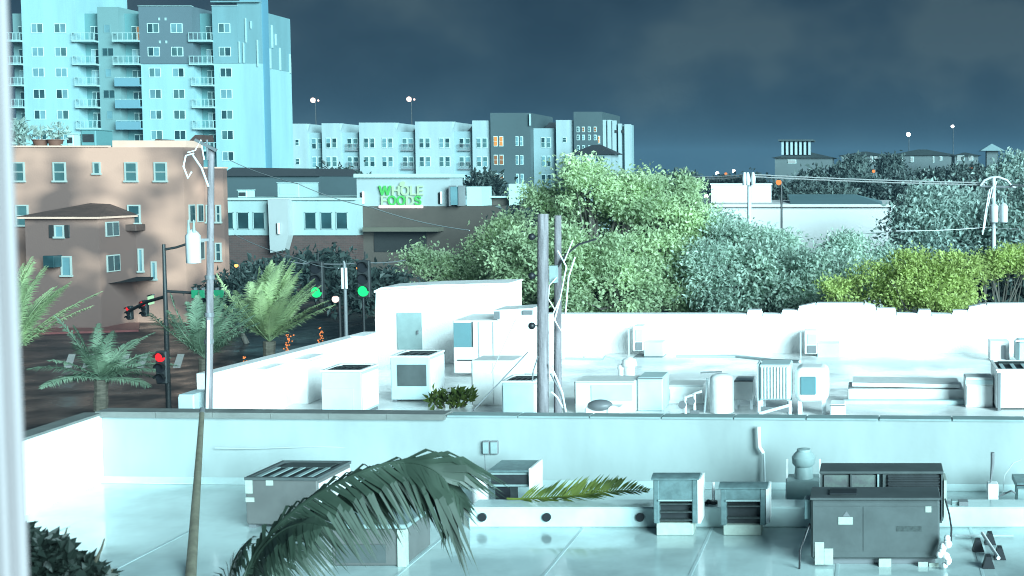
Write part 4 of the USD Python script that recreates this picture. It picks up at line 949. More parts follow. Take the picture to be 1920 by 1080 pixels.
mid_box('roof_cabinet', 'pale blue lit cabinet with a dark top edge below the first parapet vent', 'cabinet', 1195, 708, 1243, 800, 26.2, 0.8, 'mid_unit_paint', more=(('lid_joint', 0.0, 1.0, 0.96, 0.99, 'steel_mid'), ('door', 0.05, 0.95, 0.1, 0.9, 'mid_unit_paint')))
mid_box('roof_duct', 'low pale box behind the valve pipes in the middle of the white roof', 'duct', 1250, 722, 1320, 800, 27.0, 0.7, 'white_unit_paint', more=(('lid_joint', 0.0, 1.0, 0.95, 0.975, 'cable_grey'), ('panel', 0.1, 0.9, 0.2, 0.8, 'white_unit_paint')))
mid_box('roof_cabinet', 'tall bright white cabinet next to the ribbed louvre box on the middle roof', 'cabinet', 1376, 713, 1412, 750, 26.4, 0.6, 'white_unit_paint', legs=True, more=(('lid_joint', 0.0, 1.0, 0.94, 0.98, 'steel_dark'),))
# bright tank
a, c, y, zt, zb = front(1328, 704, 1374, 800, Y=25.8)
t = Thing('white_tank', 'bright white upright tank with rounded shoulders in the middle of the crowded roof', 'tank', ((a + c) / 2, y, ZR))
r = (c - a) / 2
b = MB(); b.tube([((a + c) / 2, y + r, ZR + q * (zt - ZR)) for q in (0.0, 0.02, 0.86, 0.94, 0.985, 1.0)], [r * .9, r, r, r * .9, r * .6, 0.03], 24); t.part('shell', b, 'plastic_white', smooth=50)
b = MB(); b.tube([((a - 0.05), y + r, zt - 0.1), (a - 0.08, y + r, ZR + 0.4), (a - 0.12, y + r, ZR)], 0.025, 8); t.part('side_pipe', b, 'cable_grey', smooth=40)
b = MB(); b.beam((a - 0.2, y + r, zt + 0.02), ((a + c) / 2, y + r, zt + 0.04), 0.03, 0.03); t.part('top_pipe', b, 'steel_mid')
# ribbed louvre box on legs
t, (a, c, y, zt, zb) = mid_box('louvre_box', 'white box with vertical ribs standing on a pale frame above the low parapet', 'roof unit', 1424, 684, 1482, 750, 25.4, 0.7, 'mid_unit_paint', legs=True)
for k in range(9):
    xm = a + 0.06 + (c - a - 0.12) * k / 8
    b = MB(); b.box(xm - 0.014, xm + 0.014, y - 0.05, y - 0.001, zb + 0.04, zt - 0.04); t.part('rib', b, 'white_unit_paint')
box_part(t, 'end_post', a - 0.05, a - 0.02, y - 0.04, y + 0.6, zb - 0.1, zt + 0.02, 'cable_grey')
b = MB(); b.beam((a - 0.05, y - 0.06, zb - 0.18), (c + 0.05, y - 0.06, zb - 0.18), 0.04, 0.10); t.part('cross_beam', b, 'steel_mid')
for s in (a, c):
    b = MB(); b.beam((s, y - 0.06, ZR), (s, y - 0.06, zb), 0.06, 0.06); t.part('front_leg', b, 'steel_white')
b = MB(); b.beam((a, y - 0.1, ZR + 0.12), (c, y - 0.1, ZR + 0.30), 0.05, 0.06); t.part('brace', b, 'steel_white')
# rounded water heater
a, c, y, zt, zb = front(1490, 690, 1553, 756, Y=25.6)
t = Thing('rounded_cooler', 'bright white rounded cooler box with a pale square grille, right of the ribbed box', 'roof unit', ((a + c) / 2, y, ZR))
b = MB(); b.mesh(trimesh.convex.convex_hull(np.vstack([trimesh.creation.icosphere(2, 0.16).vertices + q for q in [(x, yy, z) for x in (a + .16, c - .16) for yy in (y + .16, y + .6) for z in (zb + .16, zt - .16)]]))); t.part('shell', b, 'plastic_white', smooth=60)
b = MB(); b.rbox(a + 0.12, a + 0.45, y - 0.03, y + 0.1, zb + 0.18, zt - 0.18, 0.02); t.part('grille', b, 'glass_pale')
for sx in (a + 0.1, c - 0.1):
    b = MB(); b.box(sx - 0.04, sx + 0.04, y + 0.1, y + 0.5, ZR, zb + 0.05); t.part('leg', b, 'steel_white')
mid_box('roof_cabinet', 'small low white box on the roof right of the rounded cooler', 'cabinet', 1556, 758, 1585, 800, 25.4, 0.5, 'white_unit_paint', more=(('lid_joint', 0.0, 1.0, 0.9, 0.95, 'steel_mid'),))
# long low skylight ridge
xa, xb = X(1590, 27.5, 740), X(1806, 27.5, 740)
t = Thing('long_skylight', 'long low white skylight kerb stretching across the right of the middle roof', 'skylight', ((xa + xb) / 2, 27.5, ZR))
box_part(t, 'kerb', xa, xb, 27.2, 28.2, ZR + 0.003, ZR + 0.30, 'white_unit_paint', 0.02)
b = MB(); b.beam((xa + 0.1, 27.7, ZR + 0.40), (xb - 0.1, 27.7, ZR + 0.36), 0.9, 0.08); t.part('glazing', b, 'white_unit_paint')
box_part(t, 'front_gutter', xa - 0.1, xb, 26.9, 27.12, ZR + 0.003, ZR + 0.10, 'mid_unit_paint', 0.01)
mid_box('roof_cabinet', 'pale cabinet with a grey band left of the large unit at the right edge', 'cabinet', 1810, 708, 1862, 800, 26.6, 0.6, 'white_unit_paint', more=(('band', 0.0, 1.0, 0.78, 0.92, 'mid_unit_paint'), ('door', 0.05, 0.95, 0.1, 0.72, 'white_unit_paint')))
# vents on the far parapet
def parapet_vent(label, x0, x1, y0, y1, bx1, by0, by1, Y=34.2):
    a, c, y, zt, zb = front(x0, y0, x1, y1, Y=Y)
    t = Thing('parapet_vent', label, 'roof vent', ((a + c) / 2, Y, ZR))
    box_part(t, 'hood', a, c, Y, Y + 0.6, zb, zt, 'white_unit_paint', 0.02)
    box_part(t, 'grille', a + 0.09, c - 0.02, Y - 0.02, Y - 0.001, zb + 0.28, zt - 0.1, 'mid_unit_paint')
    box_part(t, 'mouth', a + 0.09, c - 0.02, Y - 0.03, Y - 0.021, zb + 0.03, zb + 0.25, 'steel_mid')
    box_part(t, 'pipe', a - 0.12, a - 0.08, Y - 0.05, Y + 0.0, ZR, zt - 0.05, 'cable_grey')
    b0, b1 = P(x1, by0, Y), P(bx1, by1, Y)
    box_part(t, 'side_box', c + 0.003, X(bx1, Y, 650), Y + 0.05, Y + 0.6, b1[2], b0[2], 'mid_unit_paint', 0.015)
    box_part(t, 'sill', a + 0.03, X(bx1, Y, 650), Y - 0.1, Y + 0.65, b1[2] - 0.06, b1[2] - 0.002, 'steel_mid')
    box_part(t, 'support', a + 0.2, X(bx1, Y, 650) - 0.1, Y + 0.1, Y + 0.6, ZR + 0.003, b1[2] - 0.062, 'white_unit_paint')
parapet_vent('vent hood with a dark mouth on the far parapet, right of the wooden poles', 1186, 1206, 612, 658, 1243, 642, 669)
parapet_vent('narrow vent hood with a grey side box on the far parapet, above the rounded cooler', 1508, 1532, 620, 664, 1574, 644, 671)
t, _ = mid_box('parapet_vent', 'pair of white vent hoods with dark slots at the far parapet\'s right end', 'roof vent', 1856, 640, 1893, 692, 33.5, 0.6, 'white_unit_paint', more=(('slot', 0.60, 0.80, 0.1, 0.8, 'steel_mid'), ('slot', 0.0, 0.08, 0.1, 0.95, 'cable_grey')))
mid_box('vent_drum', 'pale vent drum on the far parapet cut by the right picture edge', 'roof vent', 1905, 638, 1950, 682, 33.0, 0.7, 'mid_unit_paint', r=0.1, more=(('lid', -0.02, 1.02, 0.94, 1.0, 'white_unit_paint'),))
# plumbing: valves, pipes, small stuff
b = MB(); b.tube([P(1060, 672, 31), P(1130, 674, 31), P(1135, 668, 31), P(1170, 675, 31)], 0.03, 6); b.tube([P(1095, 674, 31), P(1095, 669, 31)], 0.025, 6)
single('roof_pipe', b, 'cable_grey', 'jointed grey pipe running along the white roof right of the wooden poles', 'pipe', smooth=40)
b = MB(); b.tube([P(1268, 668, 32), P(1380, 668, 32), P(1450, 676, 31), P(1500, 678, 30)], 0.045, 6); single('roof_pipe', b, 'cable_grey', 'long grey pipe running along the foot of the far parapet between its two vents', 'pipe', smooth=40)
for px, y0, y1, lab in ((1302, 738, 790, 'valve standpipe with a wheel, left of the bright white tank'), (1285, 745, 790, 'shorter valve standpipe beside the pale box, left of the bright tank')):
    Y = 25.2; q = P(px, y0, Y); t = Thing('valve_standpipe', lab, 'pipe', (q[0], Y, ZR))
    b = MB(); b.tube([(q[0], Y, ZR), (q[0], Y, q[2]), (q[0] + 0.15, Y, q[2] + 0.05)], 0.035, 8); t.part('pipe', b, 'white_unit_paint', smooth=40)
    b = MB(); b.cyl((q[0] - 0.06, Y - 0.06, q[2] - 0.15), (q[0] - 0.06, Y - 0.03, q[2] - 0.15), 0.08, n=14); t.part('wheel', b, 'steel_mid', smooth=30)
    b = MB(); b.box(q[0] - 0.09, q[0] + 0.09, Y - 0.05, Y + 0.05, q[2] - 0.42, q[2] - 0.34); t.part('flange', b, 'steel_mid')
Y = 25.0; q = P(1125, 760, Y)
b = MB(); b.mesh(trimesh.creation.icosphere(2, 1.0).apply_transform(np.diag([0.26, 0.2, 0.12, 1])).apply_translation((q[0], Y, q[2]))); 
t = Thing('covered_pump', 'small pump with a dark rounded cover low behind the parapet, right of the poles', 'pump', (q[0], Y, ZR))
t.part('cover', b, 'steel_mid', smooth=60)
b = MB(); b.rbox(q[0] - 0.3, q[0] + 0.45, Y - 0.1, Y + 0.3, ZR + 0.05, q[2] - 0.03, 0.03); t.part('body', b, 'plastic_white')
b = MB(); b.cyl((q[0] + 0.3, Y - 0.13, q[2] - 0.1), (q[0] + 0.3, Y - 0.1, q[2] - 0.1), 0.12, n=16); t.part('flange', b, 'white_unit_paint', smooth=30)
for px, y0, lab in ((1165, 690, 'slim white vent pipe before the first parapet vent'), (1180, 684, 'rounded white vent cap just below the first parapet vent')):
    Y = 29.5; q = P(px, y0, Y); t = Thing('mushroom_vent', lab, 'roof vent', (q[0], Y, ZR))
    r = 0.10 if px == 1165 else 0.19
    b = MB(); b.cyl((q[0], Y, ZR), (q[0], Y, q[2]), r * 0.7, n=14); t.part('pipe', b, 'plastic_white', smooth=40)
    b = MB(); b.tube([(q[0], Y, q[2] - 0.02), (q[0], Y, q[2] + r * .7), (q[0], Y, q[2] + r)], [r, r * .85, r * .2], 16); t.part('cap', b, 'plastic_white', smooth=50)

# ================================================================ utility poles and wires
def pole(name, label, px, ytop, ybase, Y, r0, r1, mt='pole_wood', bow=0.0, base=0.0, px2=None):
    q = P(px, ytop, Y); x1 = X(px2 or px, Y, ybase)
    zb1 = Z(ybase, Y)
    t = Thing(name, label, 'utility pole', (q[0], Y, base))
    sl = (q[0] - x1) / (q[2] - zb1)
    pts = [(q[0] - sl * (q[2] - base) * (1 - u) + bow * math.sin(u * math.pi), Y, base + (q[2] - base) * u) for u in np.linspace(0, 1, 7)]
    b = MB(); b.tube(pts, list(np.linspace(r1, r0, 7)), 16); t.part('shaft', b, mt, smooth=60)
    return t, q
t, q = pole('utility_pole', 'thick bare wooden utility pole with dark insulator knobs, front one of the close pair', 1018, 401, 770, 22.4, 0.10, 0.115)
for y in (444, 517, 611):
    c_ = P(997, y, 22.3)
    b = MB(); b.cyl(c_ + [0.0, 0, 0], (q[0] - 0.02, 22.35, c_[2]), 0.012, n=6); b.mesh(trimesh.creation.icosphere(2, 0.065).apply_translation(c_)); t.part('insulator', b, 'black_rubber', smooth=60)
t2, q2 = pole('utility_pole', 'thinner grey wooden utility pole with tangled cables, right of the thick one', 1046, 404, 770, 23.0, 0.065, 0.085)
for k, (pts, r) in enumerate(((((1046, 470), (1062, 500), (1050, 560), (1040, 600), (1052, 620), (1060, 590), (1066, 520), (1078, 482)), 0.016), (((1050, 560), (1036, 590), (1030, 625), (1036, 640)), 0.014), (((1058, 490), (1066, 470), (1074, 450)), 0.012), (((1044, 520), (1030, 535), (1028, 560), (1040, 580)), 0.012))):
    b = MB(); b.tube([P(x, y, 22.8 - 0.05 * k) for x, y in pts], r, 6); t2.part('cable_loop', b, 'cable_bright', smooth=40)
b = MB(); b.box(X(1032, 22.8, 520), X(1044, 22.8, 520), 22.72, 22.9, Z(530, 22.8), Z(498, 22.8)); t2.part('splice_box', b, 'pale_unit_paint')
b = MB(); b.tube([P(1046, 500, 22.9), P(1060, 478, 22.9), P(1085, 458, 22.9), P(1118, 448, 22.9)], 0.02, 6); t2.part('bent_branch_arm', b, 'steel_dark', smooth=40)
for k, pts in enumerate((((1030, 682), (1042, 705), (1054, 735), (1061, 772)), ((1032, 700), (1048, 730), (1056, 752), (1058, 775)), ((1034, 735), (1045, 745), (1056, 765)))):
    b = MB(); b.tube([P(x, y, 22.3) for x, y in pts], 0.018, 6); t2.part('down_cable', b, ['cable_bright', 'steel_mid', 'cable_bright'][k], smooth=40)
b = MB(); b.tube([P(1009, 668, 22.2), P(1000, 695, 22.2), P(998, 715, 22.1)], 0.014, 6); t.part('cable', b, 'steel_mid', smooth=40)
# guys beside it
b = MB(); b.tube([P(990, 660, 22.2), P(888, 769, 20.6)], 0.012, 6); single('guy_wire', b, 'steel_mid', 'dark slanting guy wire left of the thick pole, the lower of two', 'wire')
b = MB(); b.tube([P(967, 598, 22.4), P(921, 700, 22.0)], 0.007, 6); single('guy_wire', b, 'cable_grey', 'fine slanting guy wire left of the thick pole, the upper of two', 'wire')
# left pole
t, q = pole('utility_pole', 'grey wooden utility pole at the left with bracket, lamp glass and transformer can', 396, 276, 770, 23.0, 0.055, 0.085, bow=0.02, px2=389)
b = MB(); b.tube([P(361, 290, 22.9), P(378, 315, 22.9), P(391, 350, 22.9)], 0.018, 6); t.part('bracket', b, 'steel_white')
b = MB(); c_ = P(354, 312, 22.8); b.tube([c_ + [0.10, 0, 0.24], c_ + [-0.05, 0, 0.2], c_ + [-0.1, 0, 0.0], c_ + [-0.02, 0, -0.22], c_ + [0.05, 0, -0.1]], 0.016, 6); t.part('cable_loop', b, 'cable_bright', smooth=40)
b = MB(); b.tube([P(352, 286, 22.8), P(366, 282, 22.8), P(376, 262, 22.9), P(383, 300, 22.9)], 0.013, 6); t.part('cable_loop', b, 'cable_bright', smooth=40)
b = MB(); b.tube([P(388, 262, 22.9), P(389, 300, 22.9)], 0.02, 6); t.part('top_pin', b, 'steel_mid')
b = MB(); b.beam(P(366, 262, 22.9), P(406, 282, 22.9), 0.05, 0.05); t.part('crossarm', b, 'steel_mid')
x0, x1 = X(352, 22.9, 460), X(378, 22.9, 460)
b = MB(); b.tube([((x0 + x1) / 2, 22.85, Z(y, 22.85)) for y in (494, 493, 442, 436, 430)], [0.06, 0.125, 0.13, 0.09, 0.03], 20); tc = t.part('transformer_can', b, 'transformer_paint', smooth=40)
for xx in (x0 + 0.08, x1 - 0.08):
    b = MB(); b.tube([(xx, 22.8, Z(436, 22.85)), (xx, 22.8, Z(424, 22.85)), (xx, 22.8, Z(412, 22.85))], [0.03, 0.02, 0.012], 8); t.part('bushing', b, 'pale_unit_paint', parent=tc, smooth=40)
b = MB(); b.beam((x1 - 0.02, 22.9, Z(450, 22.9)), (q[0], 23, Z(450, 22.9)), 0.05, 0.05); t.part('can_bracket', b, 'steel_mid')
for y in (520, 590, 640):
    b = MB(); b.cyl((X(396 - 7 * (y - 276) / 494, 23, y) + 0.01, 23, Z(y, 23) - 0.04), (X(396 - 7 * (y - 276) / 494, 23, y) + 0.01, 23, Z(y, 23) + 0.04), 0.084, n=16); t.part('band', b, 'steel_mid', smooth=40)
b = MB(); b.tube([P(391, 600, 22.85), P(390, 700, 22.85), P(388, 772, 22.85)], 0.028, 8); t.part('cable_guard', b, 'cable_bright', smooth=40)
# tan leaning pole
q0 = G(357, 1088, ZR); q1 = P(379, 768, 19.2)
b = MB(); b.tube([q0 + (q1 - q0) * u for u in np.linspace(0, 1, 6)], list(np.linspace(0.066, 0.036, 6)), 12)
t = Thing('leaning_pole', 'slim tan wooden pole leaning from the near roof up to the left utility pole', 'pole', tuple(q0))
t.part('shaft', b, 'tan_wood', smooth=60)
b = MB(); b.cyl(q1 - (q1 - q0) * 0.03, q1 + (q1 - q0) * 0.002, 0.04, n=12); t.part('ferrule', b, 'steel_mid', smooth=40)

# right: slender pole with crossarm and pole with transformers
YQ = 62.0
t, q = pole('utility_pole', 'slender concrete utility pole carrying insulators, in front of the billboard', 1405, 334, 470, YQ, 0.10, 0.16, 'transformer_paint')
b = MB(); b.beam(P(1393, 338, YQ - .2), P(1416, 338, YQ - .2), 0.12, 0.14); t.part('crossarm', b, 'transformer_paint')
for px in (1396, 1402, 1412):
    b = MB(); c_ = P(px, 338, YQ - .2); b.tube([c_ + [0, 0, -0.25], c_ + [0, 0, 0.1], c_ + [0, 0, 0.4]], [0.1, 0.14, 0.06], 10); t.part('insulator', b, 'transformer_paint', smooth=40)
YR = 55.0
t, q = pole('utility_pole', 'pale utility pole at the right edge with an arched arm and two transformer cans', 1863, 333, 480, YR, 0.09, 0.13, 'transformer_paint')
b = MB(); b.tube([P(1838, 348, YR), P(1846, 338, YR), P(1858, 333, YR), P(1872, 332, YR), P(1888, 338, YR), P(1898, 350, YR), P(1904, 352, YR)], 0.055, 8); t.part('arched_arm', b, 'transformer_paint', smooth=40)
b = MB(); b.beam(P(1838, 349, YR), P(1906, 351, YR), 0.07, 0.08); t.part('crossarm', b, 'steel_mid')
for px in (1862, 1880):
    b = MB(); x_ = X(px, YR, 400); b.tube([(x_, YR - 0.35, Z(y, YR)) for y in (417, 416, 386, 383, 380)], [0.12, 0.19, 0.20, 0.14, 0.05], 16); c_ = t.part('transformer_can', b, 'transformer_paint', smooth=40)
    b = MB(); b.tube([(x_ - 0.05, YR - 0.4, Z(382, YR)), (x_ - 0.05, YR - 0.4, Z(376, YR)), (x_ - 0.06, YR - 0.4, Z(371, YR))], [0.05, 0.035, 0.02], 8); t.part('bushing', b, 'pale_unit_paint', parent=c_, smooth=40)
for k, (xa, ya, xb, yb) in enumerate(((1855, 355, 1842, 440), (1860, 350, 1845, 430), (1868, 340, 1858, 385))):
    b = MB(); b.tube([P(xa, ya, YR - 0.3), P((xa + xb) / 2 - 2, (ya + yb) / 2 + 6, YR - 0.3), P(xb, yb, YR - 0.3)], 0.035, 6); t.part('down_cable', b, 'cable_bright', smooth=40)
def wire(label, pts, r, mt='cable_bright', sag=0.0, grp=None):
    P3 = [np.array(p) for p in pts]; out = []
    for a_, b_ in zip(P3[:-1], P3[1:]):
        for u in np.linspace(0, 1, 14): out.append(a_ + (b_ - a_) * u + np.array([0, 0, -4 * sag * u * (1 - u)]))
    b = MB(); b.tube(out, r, 5); return single('wire', b, mt, label, 'wire', grp)
wire('upper of the two power wires strung between the right hand poles', [P(1290, 332, 66), P(1405, 327, YQ), P(1850, 343, YR)], 0.03, sag=0.05)
wire('lower of the two power wires strung between the right hand poles', [P(1290, 336, 66), P(1405, 331, YQ), P(1846, 347, YR)], 0.03, sag=0.05)
wire('short power wire leaving the arched arm at the right picture edge', [P(1898, 347, YR), P(1960, 352, YR - 3)], 0.05)
wire('thin cable crossing in front of the right hand trees below the transformer cans', [P(1560, 440, YR + 2), P(1680, 433, YR - 1), P(1850, 426, YR), P(1960, 429, YR - 2)], 0.014, sag=0.05)
wire('thin slack wire crossing in front of the store', [P(430, 300, 60), P(560, 345, 50), P(700, 390, 45), P(880, 432, 40)], 0.016, 'cable_grey', sag=0.1)
wire('faint wire crossing above the street palms', [P(440, 440, 60), P(560, 485, 50), P(635, 503, 47)], 0.016, 'cable_grey', sag=0.1)

# ================================================================ street: signals, signs, lamps
def signal(label, px, py, Y, lit, s=1.0, face=0.0):
    q = P(px, py, Y)
    t = Thing('traffic_signal', label, 'traffic light', tuple(q))
    k = {'red': 0, 'amber': 1, 'green': 2}[lit]
    z0 = q[2] + 0.33 * s * k
    b = MB(); b.rbox(q[0] - 0.17 * s, q[0] + 0.17 * s, Y + 0.02, Y + 0.24, z0 - 0.85 * s, z0 + 0.19 * s, 0.03); t.part('housing', b, 'steel_dark')
    for j in range(3):
        z = z0 - 0.33 * s * j
        b = MB(); b.cyl((q[0], Y + 0.02, z), (q[0], Y - 0.02, z), 0.145 * s, n=20); t.part('lens', b, ('signal_' + lit) if j == k else 'black_rubber', label=(lit + ' lit lens') if j == k else None)
        b = MB()
        for a0 in np.linspace(0, math.pi, 9)[:-1]:
            a1 = a0 + math.pi / 8; r = 0.155 * s
            p0, p1 = (q[0] + r * math.cos(a0), z + r * math.sin(a0)), (q[0] + r * math.cos(a1), z + r * math.sin(a1))
            b.add([(p0[0], Y + 0.018, p0[1]), (p1[0], Y + 0.018, p1[1]), (p1[0], Y - 0.14, p1[1]), (p0[0], Y - 0.14, p0[1])], [(0, 1, 2), (0, 2, 3), (0, 2, 1), (0, 3, 2)])
        t.part('visor', b, 'steel_dark')
    return t, z0
s1, za = signal('green lit traffic light hanging left of the slim white sleeved post', 593, 548, 49, 'green', 1.45)
s2, zb_ = signal('green lit traffic light hanging right of the slim white sleeved post', 681, 546, 49, 'green', 1.45)
wire('span wire holding the two green traffic lights over the street', [P(545, 490, 49.2), P(593, 494, 49.2), P(681, 492, 49.2), P(760, 488, 49.2)], 0.02, 'steel_mid', sag=0.05)
for s_, px, y0 in ((s1, 593, 534), (s2, 681, 532)):
    b = MB(); b.cyl((X(px, 49.13), 49.13, Z(548, 49) + 1.15), (X(px, 49.13), 49.13, Z(y0, 49.2) + 1.3), 0.03, n=6); s_.part('hanger', b, 'steel_dark')
signal('red lit traffic light far left, the lower one near the windblown low palm', 300, 670, 36.2, 'red', 0.95)
signal('red lit signal at the left, farther from the bright green sign', 240, 579, 46, 'red', 0.5)
signal('red lit signal just below the bright green sign', 268, 569, 46, 'red', 0.6)
# mast pole with arm
q = P(307, 458, 44)
t = Thing('signal_mast', 'dark signal mast with side arms in front of the pink building', 'signal mast', (q[0], 44, 0))
b = MB(); b.tube([(q[0], 44, 0), (q[0], 44, q[2] * 0.6), (q[0], 44, q[2])], [0.10, 0.08, 0.055], 12); t.part('shaft', b, 'steel_dark', smooth=50)
b = MB(); b.tube([(q[0], 44, Z(556, 44)), P(275, 566, 44.8), P(238, 585, 46.2)], 0.06, 8); t.part('arm', b, 'steel_dark', smooth=50)
b = MB(); b.tube([(q[0], 44, Z(546, 44)), P(360, 549, 44), P(424, 550, 44)], 0.05, 8); t.part('arm', b, 'steel_dark', smooth=50)
b = MB(); b.tube([(q[0], 44, Z(468, 44)), P(330, 464, 44), P(352, 457, 44)], 0.045, 8); t.part('arm', b, 'steel_dark', smooth=50)
a_ = P(279, 555, 45.4); c_ = P(296, 570, 45.4)
t = Thing('lit_street_sign', 'small brightly lit green street sign left of the dark signal mast', 'sign', ((a_[0] + c_[0]) / 2, 45.4, c_[2]))
b = MB(); b.beam((a_[0], 45.4, (a_[2] + c_[2]) / 2 - 0.03), (c_[0], 45.1, (a_[2] + c_[2]) / 2 + 0.05), 0.08, a_[2] - c_[2]); t.part('face', b, 'panel_green')
b = MB(); b.beam((a_[0] - .02, 45.4, a_[2] + 0.0), (c_[0] + .02, 45.1, a_[2] + 0.08), 0.1, 0.04); t.part('frame', b, 'steel_dark')
for k, (x0, x1) in enumerate(((358, 383), (400, 419))):
    a_ = P(x0, 544, 43.7); c_ = P(x1, 559, 43.7)
    t = Thing('street_name_sign', ('green street name sign hung left of the wooden pole', 'green street name sign hung right of the wooden pole')[k], 'sign', (a_[0], 43.7, c_[2]))
    b = MB(); b.rbox(a_[0], c_[0], 43.7, 43.74, c_[2], a_[2], 0.01); t.part('plate', b, 'sign_green')
    for u in (0.2, 0.8):
        x_ = a_[0] + (c_[0] - a_[0]) * u; b = MB(); b.box(x_ - .02, x_ + .02, 43.75, 43.9, a_[2] - 0.1, a_[2] + 0.08); t.part('clip', b, 'steel_mid')
q = P(646, 489, 47)
t = Thing('sleeved_post', 'slim dark post with two bright white sleeves between the two green traffic lights', 'post', (q[0], 47, 0))
b = MB(); b.tube([(q[0], 47, 0), (q[0], 47, q[2] - 0.15), (q[0] - 0.03, 47, q[2])], [0.09, 0.06, 0.03], 10); t.part('shaft', b, 'steel_mid', smooth=50)
for dx in (-0.07, 0.08):
    b = MB(); b.cyl((q[0] + dx, 46.92, Z(541, 47)), (q[0] + dx, 46.92, Z(502, 47)), 0.045, n=10); t.part('sleeve', b, 'plastic_white', smooth=50)
def globe_lamp(label, px, py, Y, r, mt, arm=True, name='street_lamp', cat='street lamp', base=0.0, smt='steel_dark'):
    q = P(px, py, Y); t = Thing(name, label, cat, (q[0], Y, base))
    b = MB(); b.tube([(q[0] + 0.15, Y + 0.1, base), (q[0] + 0.15, Y + 0.1, q[2] + r * 0.5), (q[0], Y, q[2] + r * 1.1)], [0.09, 0.06, 0.04], 8); t.part('post', b, smt, smooth=50)
    b = MB(); b.mesh(trimesh.creation.icosphere(2, r).apply_translation(q)); t.part('globe', b, mt, smooth=True)
    b = MB(); b.cyl(q + [0, 0, r * 0.85], q + [0, 0, r * 1.25], r * 0.7, r * 0.3, 12); t.part('cap', b, smt)
    return t
globe_lamp('street lamp with a pinkish white globe between the green traffic lights', 629, 561, 58, 0.16, 'lamp_pink')
globe_lamp('amber street lamp above the green traffic lights, near the store', 674, 502, 75, 0.17, 'lamp_amber')
globe_lamp('small dim amber lamp by the dark trees beside the pink building', 443, 498, 80, 0.12, 'lamp_amber')
# floodlight masts behind the white apartment block
for px, py, lab in ((587, 188, 'tall floodlight mast glowing above the left part of the white apartment block'), (767, 186, 'tall floodlight mast glowing above the middle of the white apartment block')):
    YM = 262; q = P(px, py, YM)
    t = Thing('floodlight_mast', lab, 'floodlight', (q[0], YM, 0))
    b = MB(); b.tube([(q[0] + 0.5, YM, 0), (q[0] + 0.5, YM, q[2] + 0.3)], [0.18, 0.08], 8); t.part('mast', b, 'steel_dark', smooth=50)
    b = MB(); b.beam((q[0] - 0.5, YM, q[2] + 0.5), (q[0] + 1.3, YM, q[2] + 0.5), 0.1, 0.1); t.part('crossbar', b, 'steel_dark')
    b = MB(); b.mesh(trimesh.creation.icosphere(2, 0.55).apply_translation(q)); t.part('lamp', b, 'lamp_pink', smooth=True)
    b = MB(); b.mesh(trimesh.creation.icosphere(1, 0.22).apply_translation(q + [1.1, 0, -0.05])); t.part('small_lamp', b, 'lamp_pink', smooth=True)
# distant point lamps
for px, py, Y, r, m, lab in ((1460, 342, 70, 0.16, 'lamp_orange', 'reddish lamp on a thin post just right of the billboard'), (1345, 325, 240, 0.35, 'lamp_white', 'leftmost tiny white lamp on the dark skyline above the oak'),
                             (1361, 326, 240, 0.28, 'lamp_orange', 'tiny orange lamp on the dark skyline between two white ones'), (1376, 321, 240, 0.35, 'lamp_white', 'rightmost tiny white lamp on the dark skyline above the billboard'),
                             (1703, 252, 260, 0.45, 'lamp_white', 'faint far lamp high above the row of distant houses'), (1786, 237, 260, 0.35, 'lamp_white', 'highest faint lamp above the distant houses at the right'),
                             (1324, 368, 75, 0.12, 'lamp_white', 'small white lamp left of the billboard beside the oak'), (1638, 321, 150, 0.2, 'lamp_orange', 'small red lamp low in front of the distant houses'), (1820, 315, 150, 0.2, 'lamp_orange', 'small orange lamp at the right end of the distant houses')):
    globe_lamp(lab, px, py, Y, r, m, name='distant_lamp', cat='lamp', smt='steel_dark')

# ================================================================ distant houses
def house(name, label, x0, x1, ytop, yeave, Y, dep, roof='gable', wins=(), porch=None):
    a, c = X(x0, Y), X(x1, Y); ze, zt = Z(yeave, Y), Z(ytop, Y)
    t = Thing(name, label, 'house', ((a + c) / 2, Y, 0))
    b = MB(); b.box(a, c, Y, Y + dep, 0, ze); t.part('wall', b, 'house_wall')
    e = 0.5; zr = ze + 0.003; m = Y + dep / 2; k = 0.0 if roof == 'ridge' else min((c - a) * 0.45, dep * 0.5)
    b = MB(); b.add([(a - e, Y - e, zr), (c + e, Y - e, zr), (c + e, Y + dep + e, zr), (a - e, Y + dep + e, zr), (a + k, m, zt), (c - k, m, zt)], [(0, 1, 5), (0, 5, 4), (1, 2, 5), (2, 3, 4), (2, 4, 5), (3, 0, 4), (0, 3, 2), (0, 2, 1)]); t.part('roof', b, 'house_roof')
    for (wx, wy, ww, wh_, mt) in wins:
        b = MB(); b.box(X(wx - ww / 2, Y), X(wx + ww / 2, Y), Y - 0.1, Y - 0.003, Z(wy + wh_ / 2, Y), Z(wy - wh_ / 2, Y)); w_ = t.part('window', b, 'pale_frame')
        b = MB(); b.box(X(wx - ww / 2 + .7, Y), X(wx + ww / 2 - .7, Y), Y - 0.14, Y - 0.101, Z(wy + wh_ / 2 - .7, Y), Z(wy - wh_ / 2 + .7, Y)); t.part('pane', b, mt, parent=w_)
    return t
YD = 180
t = house('distant_house', 'distant house topped by a pale colonnaded lantern, leftmost of the far houses', 1453, 1560, 283, 296, YD, 10, wins=((1485, 303, 16, 7, 'lit_cool'), (1520, 318, 4, 4, 'lit_cool')))
a, c = X(1462, YD), X(1521, YD)
box_part(t, 'lantern_core', a + 0.3, c - 0.3, YD + 2, YD + 6, Z(290, YD), Z(264, YD), 'house_roof')
for k in range(7):
    xm = a + (c - a) * (k + 0.5) / 7; box_part(t, 'lantern_column', xm - 0.17, xm + 0.17, YD + 1.4, YD + 1.9, Z(290, YD), Z(265, YD), 'apartment_white')
